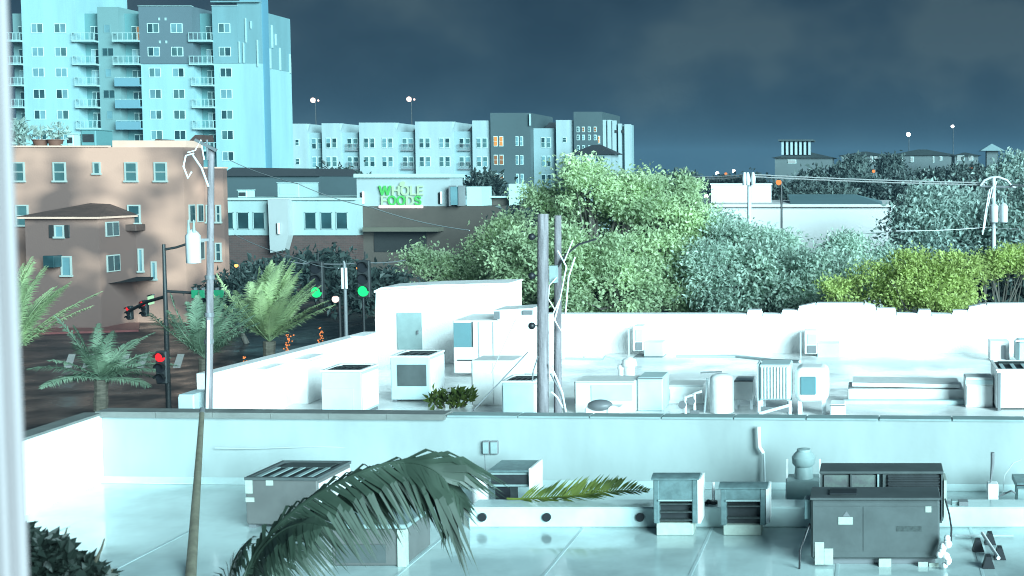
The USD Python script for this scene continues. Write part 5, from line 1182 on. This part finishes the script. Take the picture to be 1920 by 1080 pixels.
box_part(t, 'lantern_roof', a - 0.3, c + 0.3, YD + 1, YD + 7, Z(264, YD) + 0.003, Z(261, YD), 'house_roof')
house('distant_house', 'distant long house with a row of small lit windows, second of the far houses', 1578, 1665, 283, 292, 200, 9, roof='gable', wins=((1590, 300, 10, 12, 'lit_cool'), (1614, 297, 5, 10, 'lit_cool'), (1634, 299, 6, 14, 'lit_cool'), (1643, 297, 9, 9, 'lit_cool'), (1588, 319, 5, 5, 'lit_cool')))
house('distant_house', 'distant house with a low pale roof and narrow lit windows, third of the far houses', 1672, 1790, 279, 291, 205, 9, wins=((1660 + 18, 300, 5, 9, 'lit_cool'), (1690, 298, 6, 7, 'lit_cool'), (1710, 299, 6, 10, 'lit_cool'), (1750, 299, 3, 12, 'lit_cool'), (1764, 297, 5, 8, 'lit_cool')))
house('distant_house', 'distant porch house at the right with two pale windows', 1790, 1834, 285, 292, 190, 8, wins=((1801, 296, 14, 10, 'lit_cool'), (1820, 296, 9, 9, 'lit_cool')))
YG = 170; q = P(1861, 283, YG)
t = Thing('distant_pavilion', 'distant pale pavilion with a spreading pointed roof, beyond the trees at the right', 'pavilion', (q[0], YG, 0))
a, c = X(1850, YG), X(1871, YG)
box_part(t, 'tower', a, c, YG, YG + 2, 0, q[2], 'house_wall')
b = MB(); e0, e1 = X(1837, YG), X(1884, YG); b.add([(e0, YG - 0.8, q[2] + .003), (e1, YG - 0.8, q[2] + .003), (e1, YG + 2.8, q[2] + .003), (e0, YG + 2.8, q[2] + .003), (q[0], YG + 1, Z(269, YG))], [(0, 1, 4), (1, 2, 4), (2, 3, 4), (3, 0, 4), (0, 3, 2), (0, 2, 1)]); t.part('roof', b, 'apartment_side')

# ================================================================ foliage
def leaf_mesh(c, d, n, L, W, fold=0.25):
    """diamond leaves: c base points, d directions, n normals, L lengths, W widths"""
    d = d / np.linalg.norm(d, axis=1, keepdims=True)
    s = np.cross(d, n); s /= np.linalg.norm(s, axis=1, keepdims=True) + 1e-9
    u = np.cross(s, d)
    L = np.asarray(L)[:, None]; W = np.asarray(W)[:, None]
    mid = c + d * L * 0.45
    v = np.stack([c, mid + s * W / 2 + u * W * fold, c + d * L, mid - s * W / 2 + u * W * fold], 1).reshape(-1, 3)
    i = np.arange(len(c))[:, None] * 4
    f = np.concatenate([i + [0, 1, 2], i + [0, 2, 3]], 0)
    return v, f

def crown(blobs, nclump, nleaf, L, spread, g, drop=0.2, up=0.25):
    cs, wt = [], []
    vol = np.array([r[0] * r[1] * r[2] for _, r in blobs]) ** 0.67
    pick = g.choice(len(blobs), nclump, p=vol / vol.sum())
    out_c, out_d, out_n = [], [], []
    for k in pick:
        ctr, rad = blobs[k]
        q = g.normal(size=3); q /= np.linalg.norm(q)
        rr = 0.45 + 0.6 * g.random() ** 0.6 + (0.22 * g.random() if g.random() < 0.18 else 0)
        c = np.array(ctr) + q * np.array(rad) * rr
        m = max(4, int(nleaf * (0.5 + g.random())))
        p = c + g.normal(size=(m, 3)) * spread * np.array([1.15, 1.15, 0.75]) * (0.6 + 0.8 * g.random())
        d = q[None] * 0.6 + g.normal(size=(m, 3)) * 0.8 + np.array([0.25, 0, up - drop])
        n = g.normal(size=(m, 3)) * 0.55 + np.array([0.2, -0.35, 0.8])
        out_c.append(p); out_d.append(d); out_n.append(n)
    c, d, n = np.vstack(out_c), np.vstack(out_d), np.vstack(out_n)
    keep = c[:, 2] > 0.1
    c, d, n = c[keep], d[keep], n[keep]
    m = len(c)
    l = L * (0.6 + 0.8 * g.random(m))
    return leaf_mesh(c, d, n, l, l * (0.42 + 0.25 * g.random(m)))

def tree(name, label, base, blobs, seed, leaf, nclump, nleaf, L, spread, r0=0.25, group=None, cat='tree'):
    g = np.random.default_rng(seed)
    base = np.array(base, float)
    t = Thing(name, label, cat, tuple(base), group=group)
    b = MB()
    top = np.mean([q for q, _ in blobs], 0)
    fork = base + (top - base) * 0.42 + np.array([g.normal() * 0.2, g.normal() * 0.2, 0])
    b.tube([base, base + (fork - base) * 0.5 + g.normal(size=3) * 0.06, fork], [r0, r0 * 0.82, r0 * 0.72], 10)
    for ctr, rad in blobs:
        ctr = np.array(ctr)
        for k in range(3):
            tip = ctr + g.normal(size=3) * np.array(rad) * 0.45
            m1 = fork + (tip - fork) * 0.5 + g.normal(size=3) * 0.25 + np.array([0, 0, 0.2])
            b.tube([fork, m1, tip], [r0 * 0.45, r0 * 0.26, r0 * 0.07], 6)
            tw = tip + g.normal(size=3) * np.array(rad) * 0.35
            b.tube([m1, (m1 + tw) / 2 + g.normal(size=3) * 0.1, tw], [r0 * 0.2, r0 * 0.12, r0 * 0.03], 5)
    t.part('trunk', b, 'bark', smooth=60)
    v, f = crown(blobs, nclump, nleaf, L, spread, g)
    b = MB(); b.v, b.f, b.n = [v], [f], len(v)
    t.part('crown', b, leaf)
    return t

def blob(px, py, Y, rx, ry, rz=None):
    """a clump of crown seen at px, py with half sizes in photograph pixels"""
    k = Y / F
    return (tuple(P(px, py, Y)), (rx * k, (rz if rz is not None else (rx + ry) / 2) * k, ry * k))

YO = 50
tree('oak_tree', 'large light green oak tree in the centre, rising behind the wooden utility poles', (P(1120, 0, YO)[0], YO, 0),
     [blob(1110, 355, YO, 60, 42), blob(1175, 348, YO + .5, 50, 26), blob(1275, 358, YO + 1, 42, 26), blob(1012, 372, YO + 1, 30, 22), blob(1300, 430, YO, 36, 40), blob(1300, 500, YO, 36, 40),  blob(1045, 390, YO + 1, 48, 36), blob(1195, 372, YO, 70, 40), blob(1250, 410, YO + 1, 60, 36), blob(1130, 430, YO + 2, 80, 40), blob(1080, 480, YO - 2, 80, 45), blob(1170, 480, YO - 2, 70, 40), blob(985, 470, YO - 1, 60, 40), blob(985, 520, YO - 1, 60, 36), blob(1255, 480, YO - 1, 65, 45), blob(1215, 530, YO - 2, 60, 34), blob(1140, 545, YO - 2, 100, 50), blob(1260, 545, YO - 1, 55, 45), blob(1010, 540, YO, 70, 50), blob(1290, 365, YO + 1, 30, 32), blob(1090, 312, YO, 25, 22)],
     11, 'oak_leaf', 680, 105, 0.165, 0.25, 0.4)
tree('oak_tree', 'low pale oak reaching left over the street, beyond the white parapet block', (P(900, 0, 56)[0], 56, 0),
     [blob(895, 505, 56, 55, 28), blob(830, 505, 56, 40, 22), blob(785, 482, 56, 26, 18), blob(925, 470, 56, 45, 40), blob(945, 510, 56, 30, 40), blob(950, 420, 57, 26, 22)], 12, 'oak_leaf', 256, 58, 0.158, 0.28, 0.22)
tree('shade_tree', 'pale silvery tree in front of the white warehouse, right of the large oak', (P(1400, 0, 49)[0], 49, 0),
     [blob(1385, 455, 49, 55, 32), blob(1345, 500, 48, 55, 40), blob(1450, 500, 48, 60, 38), blob(1400, 555, 48, 100, 26), blob(1345, 420, 50, 24, 26), blob(1460, 450, 49, 30, 22)], 13, 'pale_leaf', 309, 81, 0.169, 0.25, 0.28)
tree('shade_tree', 'pale rounded tree below the right end of the white warehouse', (P(1560, 0, 47)[0], 47, 0),
     [blob(1545, 500, 47, 50, 34), blob(1625, 525, 47, 55, 30), blob(1500, 540, 47, 65, 38), blob(1585, 470, 48, 35, 25), blob(1660, 500, 48, 35, 30)], 14, 'pale_leaf', 252, 76, 0.158, 0.22, 0.25)
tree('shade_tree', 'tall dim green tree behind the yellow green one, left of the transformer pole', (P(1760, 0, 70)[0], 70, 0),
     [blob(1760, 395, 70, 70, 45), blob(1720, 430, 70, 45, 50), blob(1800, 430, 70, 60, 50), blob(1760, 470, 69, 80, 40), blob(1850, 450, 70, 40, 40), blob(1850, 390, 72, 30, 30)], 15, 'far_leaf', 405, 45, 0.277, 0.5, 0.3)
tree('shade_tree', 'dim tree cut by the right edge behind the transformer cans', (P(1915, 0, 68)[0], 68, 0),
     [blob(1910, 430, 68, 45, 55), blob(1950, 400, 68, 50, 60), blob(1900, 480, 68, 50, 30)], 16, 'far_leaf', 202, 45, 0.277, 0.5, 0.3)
tree('yellow_tree', 'bright yellow green tree just beyond the curved white parapet', (P(1730, 0, 43)[0], 43, 0),
     [blob(1735, 535, 43, 70, 45), blob(1790, 510, 43, 50, 35), blob(1680, 545, 43, 45, 30), blob(1775, 555, 42.6, 55, 24), blob(1580, 545, 43.5, 35, 26), blob(1640, 520, 43.5, 40, 20), blob(1715, 495, 43.5, 40, 22)], 17, 'yellow_leaf', 286, 67, 0.126, 0.18, 0.2)
tree('yellow_tree', 'smaller yellow green tree at the right edge below the transformer pole', (P(1885, 0, 46)[0], 46, 0),
     [blob(1880, 488, 46, 45, 20), blob(1925, 490, 46, 40, 24), blob(1850, 500, 46, 24, 18)], 18, 'yellow_leaf', 102, 67, 0.126, 0.18, 0.15)
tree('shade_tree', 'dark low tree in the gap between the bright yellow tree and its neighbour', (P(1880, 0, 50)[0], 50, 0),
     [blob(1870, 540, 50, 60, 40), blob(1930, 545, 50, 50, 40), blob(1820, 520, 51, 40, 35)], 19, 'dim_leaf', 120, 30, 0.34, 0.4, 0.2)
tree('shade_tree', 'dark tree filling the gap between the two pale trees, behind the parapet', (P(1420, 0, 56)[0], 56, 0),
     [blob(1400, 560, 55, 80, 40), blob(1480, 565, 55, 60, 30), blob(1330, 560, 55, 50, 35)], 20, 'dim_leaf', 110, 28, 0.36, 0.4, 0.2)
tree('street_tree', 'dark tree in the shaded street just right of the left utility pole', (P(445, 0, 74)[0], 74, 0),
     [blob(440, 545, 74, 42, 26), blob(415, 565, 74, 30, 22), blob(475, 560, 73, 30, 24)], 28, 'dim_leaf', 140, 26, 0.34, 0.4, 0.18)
# dark street trees by the store
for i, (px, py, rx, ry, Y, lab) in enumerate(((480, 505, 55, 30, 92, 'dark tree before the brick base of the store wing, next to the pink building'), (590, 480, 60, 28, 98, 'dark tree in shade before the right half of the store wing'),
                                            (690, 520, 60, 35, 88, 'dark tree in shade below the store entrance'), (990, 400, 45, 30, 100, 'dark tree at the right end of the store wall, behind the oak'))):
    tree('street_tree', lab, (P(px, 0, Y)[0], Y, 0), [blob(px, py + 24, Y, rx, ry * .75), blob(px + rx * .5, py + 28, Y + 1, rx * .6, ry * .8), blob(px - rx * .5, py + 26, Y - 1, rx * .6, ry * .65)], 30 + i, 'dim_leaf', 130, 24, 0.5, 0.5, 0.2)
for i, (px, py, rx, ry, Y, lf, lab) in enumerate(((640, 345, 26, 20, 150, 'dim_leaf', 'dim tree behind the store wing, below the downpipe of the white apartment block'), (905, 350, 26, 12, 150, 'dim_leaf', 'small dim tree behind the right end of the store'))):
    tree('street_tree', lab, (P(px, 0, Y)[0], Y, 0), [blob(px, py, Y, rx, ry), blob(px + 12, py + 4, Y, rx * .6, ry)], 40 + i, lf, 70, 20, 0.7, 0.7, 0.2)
# hazy far trees round the distant houses
far = [(1560, 330, 60, 28, 165), (1650, 345, 70, 26, 150), (1740, 335, 70, 26, 155), (1603, 306, 5, 9, 185), (1668, 304, 7, 10, 185), (1830, 350, 45, 32, 120), (1900, 320, 45, 45, 110), (1480, 355, 40, 20, 120), (1800, 325, 40, 22, 150), (1540, 365, 60, 22, 100), (1270, 335, 40, 12, 190), (1380, 338, 50, 9, 200)]
flab = ['in front of the leftmost distant houses', 'low before the middle of the distant houses', 'before the third distant house', 'narrow, between the first two distant houses', 'narrow, between the second and third distant houses', 'left of the transformer pole, under the distant pavilion',
        'at the right picture edge beside the distant pavilion', 'just right of the reddish lamp beyond the billboard', 'before the distant porch house', 'right behind the warehouse roof', 'low on the skyline right of the apartment block', 'low on the skyline above the billboard']
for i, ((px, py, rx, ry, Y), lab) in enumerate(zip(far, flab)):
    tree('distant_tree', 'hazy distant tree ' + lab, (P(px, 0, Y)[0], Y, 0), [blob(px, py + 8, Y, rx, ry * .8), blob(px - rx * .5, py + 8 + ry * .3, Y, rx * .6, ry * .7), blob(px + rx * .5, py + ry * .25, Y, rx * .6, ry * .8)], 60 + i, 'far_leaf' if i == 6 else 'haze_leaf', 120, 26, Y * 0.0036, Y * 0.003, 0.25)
# the wooded plain behind everything
g0 = np.random.default_rng(99)
m = 9000; xs = g0.uniform(-420, 220, m); pc = np.stack([xs, g0.uniform(280, 330, m), g0.random(m) * (7.5 + 2.2 * meshkit.noise(np.stack([xs * 0.08, xs * 0, xs * 0], 1)))], 1)
v, f = leaf_mesh(pc, g0.normal(size=(m, 3)), g0.normal(size=(m, 3)), np.full(m, 2.4), np.full(m, 1.6))
b = MB(); b.v, b.f, b.n = [v], [f], len(v)
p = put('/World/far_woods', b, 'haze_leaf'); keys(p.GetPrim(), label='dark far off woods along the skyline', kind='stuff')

# ---------------------------------------------------------------- palms
def frond_mesh(pts, lmax, nl, g, sag=0.35, wind=(0.35, 0.1, 0.05), wide=0.045, side=None, sweep=0.8, rr=0.022, plane=None):
    pts = np.asarray(pts, float)
    seg = np.linalg.norm(np.diff(pts, axis=0), axis=1); cum = np.concatenate([[0], np.cumsum(seg)])
    b = MB()
    b.tube(list(pts), list(np.linspace(rr, rr * 0.25, len(pts))), 5)
    u = np.repeat(np.linspace(0.10, 0.995, nl), 2); sd = np.tile([-1.0, 1.0], nl)
    s = u * cum[-1]
    c = np.stack([np.interp(s, cum, pts[:, k]) for k in range(3)], 1)
    c2 = np.stack([np.interp(np.minimum(s + 0.05 * cum[-1], cum[-1]), cum, pts[:, k]) for k in range(3)], 1)
    c1 = np.stack([np.interp(np.maximum(s - 0.05 * cum[-1], 0), cum, pts[:, k]) for k in range(3)], 1)
    t = c2 - c1; t /= np.linalg.norm(t, axis=1, keepdims=True)
    up = np.array([0, 0, 1.0]) if plane is None else np.asarray(plane, float)
    lat = np.cross(t, up); lat /= np.linalg.norm(lat, axis=1, keepdims=True) + 1e-9
    prof = np.sin(np.pi * np.clip(u * 0.82 + 0.16, 0, 1)) ** 0.7
    L = lmax * prof * (0.85 + 0.3 * g.random(len(u)))
    d = lat * sd[:, None] + t * sweep + np.array([0, 0, 0.12]) + np.asarray(wind) + g.normal(size=(len(u), 3)) * 0.13
    d /= np.linalg.norm(d, axis=1, keepdims=True)
    # each leaflet: four points with sag
    W = wide * (0.7 + 0.5 * g.random(len(u)))
    w_ = np.cross(d, t); w_ /= np.linalg.norm(w_, axis=1, keepdims=True) + 1e-9
    w_ = np.cross(w_, d)
    q0 = c; q1 = c + d * (L * 0.5)[:, None] + np.array([0, 0, -1.0]) * (sag * L * 0.18)[:, None]
    q2 = c + d * L[:, None] + np.array([0, 0, -1.0]) * (sag * L)[:, None]
    hw = W[:, None] / 2
    v = np.stack([q0 - w_ * hw * .5, q0 + w_ * hw * .5, q1 + w_ * hw, q1 - w_ * hw, q2], 1).reshape(-1, 3)
    i = np.arange(len(u))[:, None] * 5
    f = np.concatenate([i + [0, 1, 2], i + [0, 2, 3], i + [3, 2, 4]], 0)
    b.v.append(v); b.f.append(f + b.n); b.n += len(v)
    return b

def palm(name, label, px, py, Y, length, nf, seed, leaf, az=(0, 360), elev=(10, 80), wind=(0.3, 0.0, 0.0), trunk=True, lmax=0.55, nl=46, droop=0.3, group=None, base=0.0, wide=0.05, shag=0):
    g = np.random.default_rng(seed)
    top = P(px, py, Y)
    t = Thing(name, label, 'palm', (top[0] - 0.2, Y, base), group=group)
    if trunk:
        b = MB(); zz = np.linspace(base, top[2], 12)
        b.tube([(top[0] - 0.2 * (1 - (z - base) / max(0.1, top[2] - base)) , Y, z) for z in zz], [0.19 + 0.02 * (i % 2) for i in range(12)], 10); t.part('trunk', b, 'palm_bark')
    for k in range(nf):
        a = math.radians(az[0] + (az[1] - az[0]) * (k + 0.7 * g.random()) / nf)
        e = math.radians(elev[0] + (elev[1] - elev[0]) * g.random())
        d0 = np.array([math.cos(a) * math.cos(e), math.sin(a) * math.cos(e) * 0.9, math.sin(e)])
        Lf = length * (0.8 + 0.35 * g.random())
        pts = []; p = top.copy(); d = d0.copy(); n = 12
        for i in range(n + 1):
            pts.append(p.copy()); u = i / n
            d = d + np.array([0, 0, -1]) * droop * 0.16 * (0.4 + 1.4 * u) + np.asarray(wind) * 0.22 * (0.3 + u)
            d /= np.linalg.norm(d); p = p + d * Lf / n
        t.part('frond', frond_mesh(pts, lmax * (0.8 + 0.4 * g.random()), nl, g, wind=np.asarray(wind) * 0.8, wide=wide), leaf)
    return t
palm('date_palm', 'tall bright windblown date palm at the far left edge beside the window frame', 18, 665, 38, 2.9, 34, 201, 'palm_leaf', elev=(35, 88), wind=(0.26, 0, 0.04), lmax=0.5, nl=62, droop=0.12, wide=0.034)
palm('date_palm', 'ragged low palm with windblown fronds, left of the red traffic light', 190, 712, 38, 2.1, 25, 202, 'palm_leaf_cool', elev=(5, 75), wind=(0.12, 0, 0.04), lmax=0.42, nl=62, droop=0.4, wide=0.034)
palm('date_palm', 'cool green windblown palm crossed by the left utility pole', 385, 672, 40, 2.2, 30, 203, 'palm_leaf_cool', elev=(35, 88), wind=(0.26, 0, 0.04), lmax=0.5, nl=62, droop=0.12, wide=0.034)
palm('date_palm', 'brightest windblown date palm with tall upright fronds, below the green traffic lights', 505, 640, 42, 2.75, 40, 204, 'palm_leaf', elev=(35, 88), wind=(0.26, 0, 0.04), lmax=0.5, nl=62, droop=0.12, wide=0.034)
# warm string lights on the palm trunks
for px, py, Y, n, sx, sy, lab in ((537, 645, 41.5, 26, 9, 18, 'orange string lights wound round the brightest palm'), (600, 630, 41.8, 16, 6, 14, 'orange string lights hanging right of the brightest palm'), (457, 683, 40.5, 20, 7, 11, 'orange string lights by the end of the white side parapet')):
    g = np.random.default_rng(int(px)); q = P(px, py, Y); t = Thing('string_lights', lab, 'string lights', tuple(q))
    pts = []
    for k in range(n):
        u = k / n; pts.append(P(px + g.normal() * sx * 0.45 + sx * 0.5 * math.sin(u * 5), py - sy + 2 * sy * u + g.normal() * 2, Y - 0.2 + 0.1 * g.normal()))
    b = MB(); b.tube(pts, 0.008, 5); t.part('cord', b, 'black_rubber')
    for p in pts[::1]:
        b = MB(); b.mesh(trimesh.creation.icosphere(1, 0.024).apply_translation(p)); t.part('bulb', b, 'lamp_orange')

# near palm crown at the bottom: fronds traced through space
g = np.random.default_rng(77)
fp = Thing('palm_tree', 'dark near palm with one long arching frond, rising at the bottom left of centre', 'palm', tuple(P(500, 1190, 9.0)))
b = MB(); top = P(470, 1150, 9.0); b.tube([(top[0], 9.0, 0), (top[0] + .05, 9.0, top[2] * .5), top + [0, 0, 0.1]], [0.16, 0.14, 0.13], 10); fp.part('trunk', b, 'palm_bark')
def sp(pts, n=22):
    pts = np.array(pts, float); t_ = np.linspace(0, 1, len(pts)); from scipy.interpolate import CubicSpline
    return CubicSpline(t_, pts)(np.linspace(0, 1, n))
fronds = [
    ([(440, 1130, 8.6), (500, 1010, 8.7), (590, 930, 8.8), (690, 880, 8.9), (760, 868, 9.0), (830, 900, 9.1), (868, 950, 9.2)], 0.42, 60, 0.75, (0.25, 0, -0.35)),
    ([(450, 1140, 8.9), (530, 1020, 9.1), (620, 945, 9.3), (700, 900, 9.4), (770, 885, 9.5), (850, 915, 9.6)], 0.40, 54, 0.8, (0.15, 0, -0.35)),
    ([(450, 1150, 8.8), (465, 1080, 8.7), (500, 1020, 8.6), (550, 985, 8.5), (600, 985, 8.4)], 0.36, 40, 0.6, (0.1, 0, -0.2)),
    ([(440, 1150, 9.0), (430, 1100, 8.9), (440, 1050, 8.8), (470, 1010, 8.7)], 0.30, 30, 0.5, (0.1, 0, -0.1)),
    ([(600, 955, 9.0), (690, 900, 9.1), (760, 880, 9.1), (820, 905, 9.2), (850, 975, 9.2)], 0.44, 46, 0.5, (0.35, 0, -0.3)),
]
for pts, lm, nl, sag, wd in fronds:
    p3 = sp([P(x, y, Y) for x, y, Y in pts])
    fp.part('frond', frond_mesh(p3, lm, int(nl * 1.4), g, sag=sag, wind=wd, wide=0.036, sweep=0.9, rr=0.016, plane=(0.15, -0.55, 1.0)), 'shaded_front_leaf')
# terminal fan: long leaflets drooping right
p3 = sp([P(x, y, 9.0) for x, y in ((735, 872), (775, 868), (810, 880), (835, 900))])
fp.part('frond', frond_mesh(p3, 0.62, 26, g, sag=0.55, wind=(0.75, 0, -0.35), wide=0.045, sweep=0.7, rr=0.012, plane=(0.1, -0.8, 0.8)), 'shaded_front_leaf')
# bush in the bottom left corner
bt = Thing('leafy_bush', 'dark broad leaved shrub top in the bottom left corner beside the window frame', 'shrub', tuple(P(90, 1150, 7.5)))
g = np.random.default_rng(78)
c_ = np.array([P(20 + 185 * u, 990 + 92 * u ** 1.3 + 130 * w, 7.5 - 0.5 * q) for u, w, q in zip(g.random(2200), g.random(2200) ** 1.2, g.random(2200))])
d_ = g.normal(size=(2200, 3)) * 0.6 + np.array([0.35, -0.2, 0.25]); n_ = g.normal(size=(2200, 3)) * 0.5 + np.array([0.2, -0.6, 0.6])
l_ = 0.075 * (0.7 + 0.8 * g.random(2200)); v, f = leaf_mesh(c_, d_, n_, l_, l_ * 0.6)
b = MB(); b.v, b.f, b.n = [v], [f], len(v); bt.part('foliage', b, 'shaded_bush_leaf')
b = MB(); bb = P(80, 1200, 7.3)
for x, y in ((120, 998), (190, 1018), (60, 985), (150, 1050), (205, 1075)): b.tube([bb, P(x - 14, y + 40, 7.3), P(x, y + 12, 7.25), P(x + 6, y - 8, 7.2)], [0.02, 0.012, 0.007, 0.004], 5)
bt.part('stem', b, 'tan_wood')
b = MB(); b.tube([(bb[0], 7.3, 0), bb], [0.05, 0.03], 6); bt.part('trunk', b, 'bark')
# fallen frond on the raised ledge
g = np.random.default_rng(79)
ff = Thing('fallen_frond', 'fallen yellow green palm frond lying along the raised roof ledge by the low vent', 'palm frond', tuple(G(1080, 937, ZR)))
Yl = k0[1] + 0.35
p3 = sp([P(950, 935, Yl), P(1010, 934, Yl + .05), P(1080, 928, Yl + .1), P(1140, 921, Yl + .15), P(1215, 921, Yl + .2)])
ff.part('frond', frond_mesh(p3, 0.36, 44, g, sag=0.05, wind=(0.5, -0.1, 0.45), wide=0.035, sweep=0.9, rr=0.016, plane=(0.1, -0.75, 0.65)), 'fresh_leaf')
p3 = sp([P(1040, 934, Yl + .2), P(1090, 924, Yl + .25), P(1140, 912, Yl + .3), P(1165, 900, Yl + .3)])
ff.part('side_spray', frond_mesh(p3, 0.22, 26, g, sag=0.0, wind=(0.5, 0, 0.5), wide=0.03, rr=0.008, plane=(0.1, -0.75, 0.65)), 'fresh_leaf')
# bushes on the middle roof and the pink roof
def shrub(name, label, pts, seed, leaf, L, n, Y, sx, sy, base):
    g = np.random.default_rng(seed); k = Y / F
    t = Thing(name, label, 'shrub', tuple(base))
    c_, d_ = [], []
    for px, py in pts:
        q = P(px, py, Y); c_.append(q + g.normal(size=(n, 3)) * np.array([sx * k, sx * k, sy * k]))
    c_ = np.vstack(c_); m = len(c_); d_ = g.normal(size=(m, 3)) * 0.6 + np.array([0.2, 0, 0.6]); n_ = g.normal(size=(m, 3)) + np.array([0, -0.5, 0.4])
    l_ = L * (0.6 + 0.8 * g.random(m)); v, f = leaf_mesh(c_, d_, n_, l_, l_ * 0.4)
    b = MB(); b.v, b.f, b.n = [v], [f], m * 4; t.part('foliage', b, leaf)
    b = MB()
    for px, py in pts: b.tube([base, P(px, py + sy, Y), P(px, py, Y)], [0.03, 0.02, 0.01], 5)
    t.part('stem', b, 'bark')
    return t
shrub('roof_shrub', 'green leafy shrub on the middle roof just right of the dark fronted unit', [(815, 750), (830, 748), (845, 746), (862, 745), (875, 748), (850, 755)], 90, 'fresh_leaf', 0.2, 36, 26.6, 7, 6, P(842, 790, 26.6))
shrub('roof_shrub', 'dense potted shrub at the left end of the pink building roof', [(35, 245), (38, 258), (33, 265)], 91, 'far_leaf', 0.55, 60, 86.5, 8, 9, P(36, 276, 86.5))
shrub('roof_shrub', 'loose potted shrub on the pink roof, second from the left', [(70, 247), (78, 255)], 92, 'far_leaf', 0.4, 26, 86.5, 6, 5, P(76, 276, 86.5))
shrub('roof_shrub', 'loose potted shrub on the pink roof, third from the left', [(98, 250), (110, 242), (114, 252), (104, 258)], 93, 'far_leaf', 0.4, 24, 86.5, 6, 5, P(104, 276, 86.5))
for k, (px, lab) in enumerate(((76, 'brown planter under the second shrub of the pink roof'), (104, 'brown planter under the third shrub of the pink roof'))):
    q = P(px, 268, 86.3); b = MB(); b.tube([(q[0], 86.3, KZ(276, 86.3)), (q[0], 86.3, KZ(263, 86.3))], [0.35, 0.5], 14); b.cyl((q[0], 86.3, KZ(263, 86.3)), (q[0], 86.3, KZ(261.5, 86.3)), 0.55, n=14)
    single('planter', b, 'terracotta', lab, 'planter', smooth=40)
simple_unit('rooftop_unit', 'pale small unit on the pink roof beside the planters', 'roof unit', 124, 252, 138, 274, 87, 1.2, 'store_cornice', extra='dark')
simple_unit('rooftop_cabin', 'small glass sided cabin on the pink roof, left of the raised parapet', 'roof cabin', 151, 244, 180, 274, 87.5, 2.0, 'tower_recess', extra='dark')

# ================================================================ the window frame the picture is taken past
wf = Thing('window_frame', 'pale blurred window frame along the left picture edge, close to the viewer', 'window frame', (X(0, 1.6), 1.6, 8.4))
xr = X(26, 1.6, 540)
b = MB(); b.rbox(xr - 0.30, xr, 1.6, 1.614, 8.4, 11.8, 0.005); wf.part('jamb', b, 'frame_paint')
b = MB(); b.rbox(xr - 0.30, xr - 0.012, 1.585, 1.599, 8.4, 11.8, 0.004); wf.part('bead', b, 'frame_paint')

# ================================================================ rain haze lit by the flash
HAZE = 0.00018
M['haze'] = usdkit.material(stage, '/World/Looks/haze', {'v': ('principled_volume', {'color': (0.38, 0.72, 1.0), 'density': HAZE, 'anisotropy': 0.0})}, [], volume='v.volume')
b = MB(); b.box(-700, 700, -60, 1500, -1.0, 46.0)
p = put('/World/haze', b, 'haze'); keys(p.GetPrim(), kind='stuff')

# ---------------------------------------------------------------- alike things share a group
GROUPS = {'rooftop_unit': 'small box units on building roofs', 'air_conditioner': 'air conditioners with slatted tops', 'package_unit': 'large grey rooftop units', 'hooded_vent': 'hooded vents on the near roof', 'parapet_vent': 'vents along the far parapet',
          'roof_cabinet': 'white cabinets on the middle roof', 'roof_duct': 'low box ducts on the middle roof', 'roof_pipe': 'pipes lying on the roofs', 'valve_standpipe': 'valve standpipes on the middle roof', 'mushroom_vent': 'white vent caps on the middle roof',
          'utility_pole': 'utility poles', 'guy_wire': 'guy wires by the thick pole', 'wire': 'overhead wires', 'traffic_signal': 'traffic lights at the street crossing', 'street_name_sign': 'green street name signs', 'street_lamp': 'lamps along the street', 'floodlight_mast': 'floodlight masts behind the apartment block',
          'distant_lamp': 'far lamps on the skyline', 'distant_house': 'distant houses', 'oak_tree': 'green oaks', 'shade_tree': 'trees behind the far parapet', 'yellow_tree': 'yellow green trees', 'street_tree': 'dark trees by the store and street', 'distant_tree': 'hazy far trees',
          'date_palm': 'windblown palms along the street', 'string_lights': 'orange string lights on the palms', 'roof_shrub': 'shrubs on the roofs', 'planter': 'planters on the pink roof'}
for prim in world.GetPrim().GetChildren():
    base = prim.GetName()
    if base[-4:-3] == '_' and base[-3:].isdigit(): base = base[:-4]
    if base in GROUPS and _used.get(('/World', base), 0) > 1: prim.SetCustomDataByKey('group', GROUPS[base])
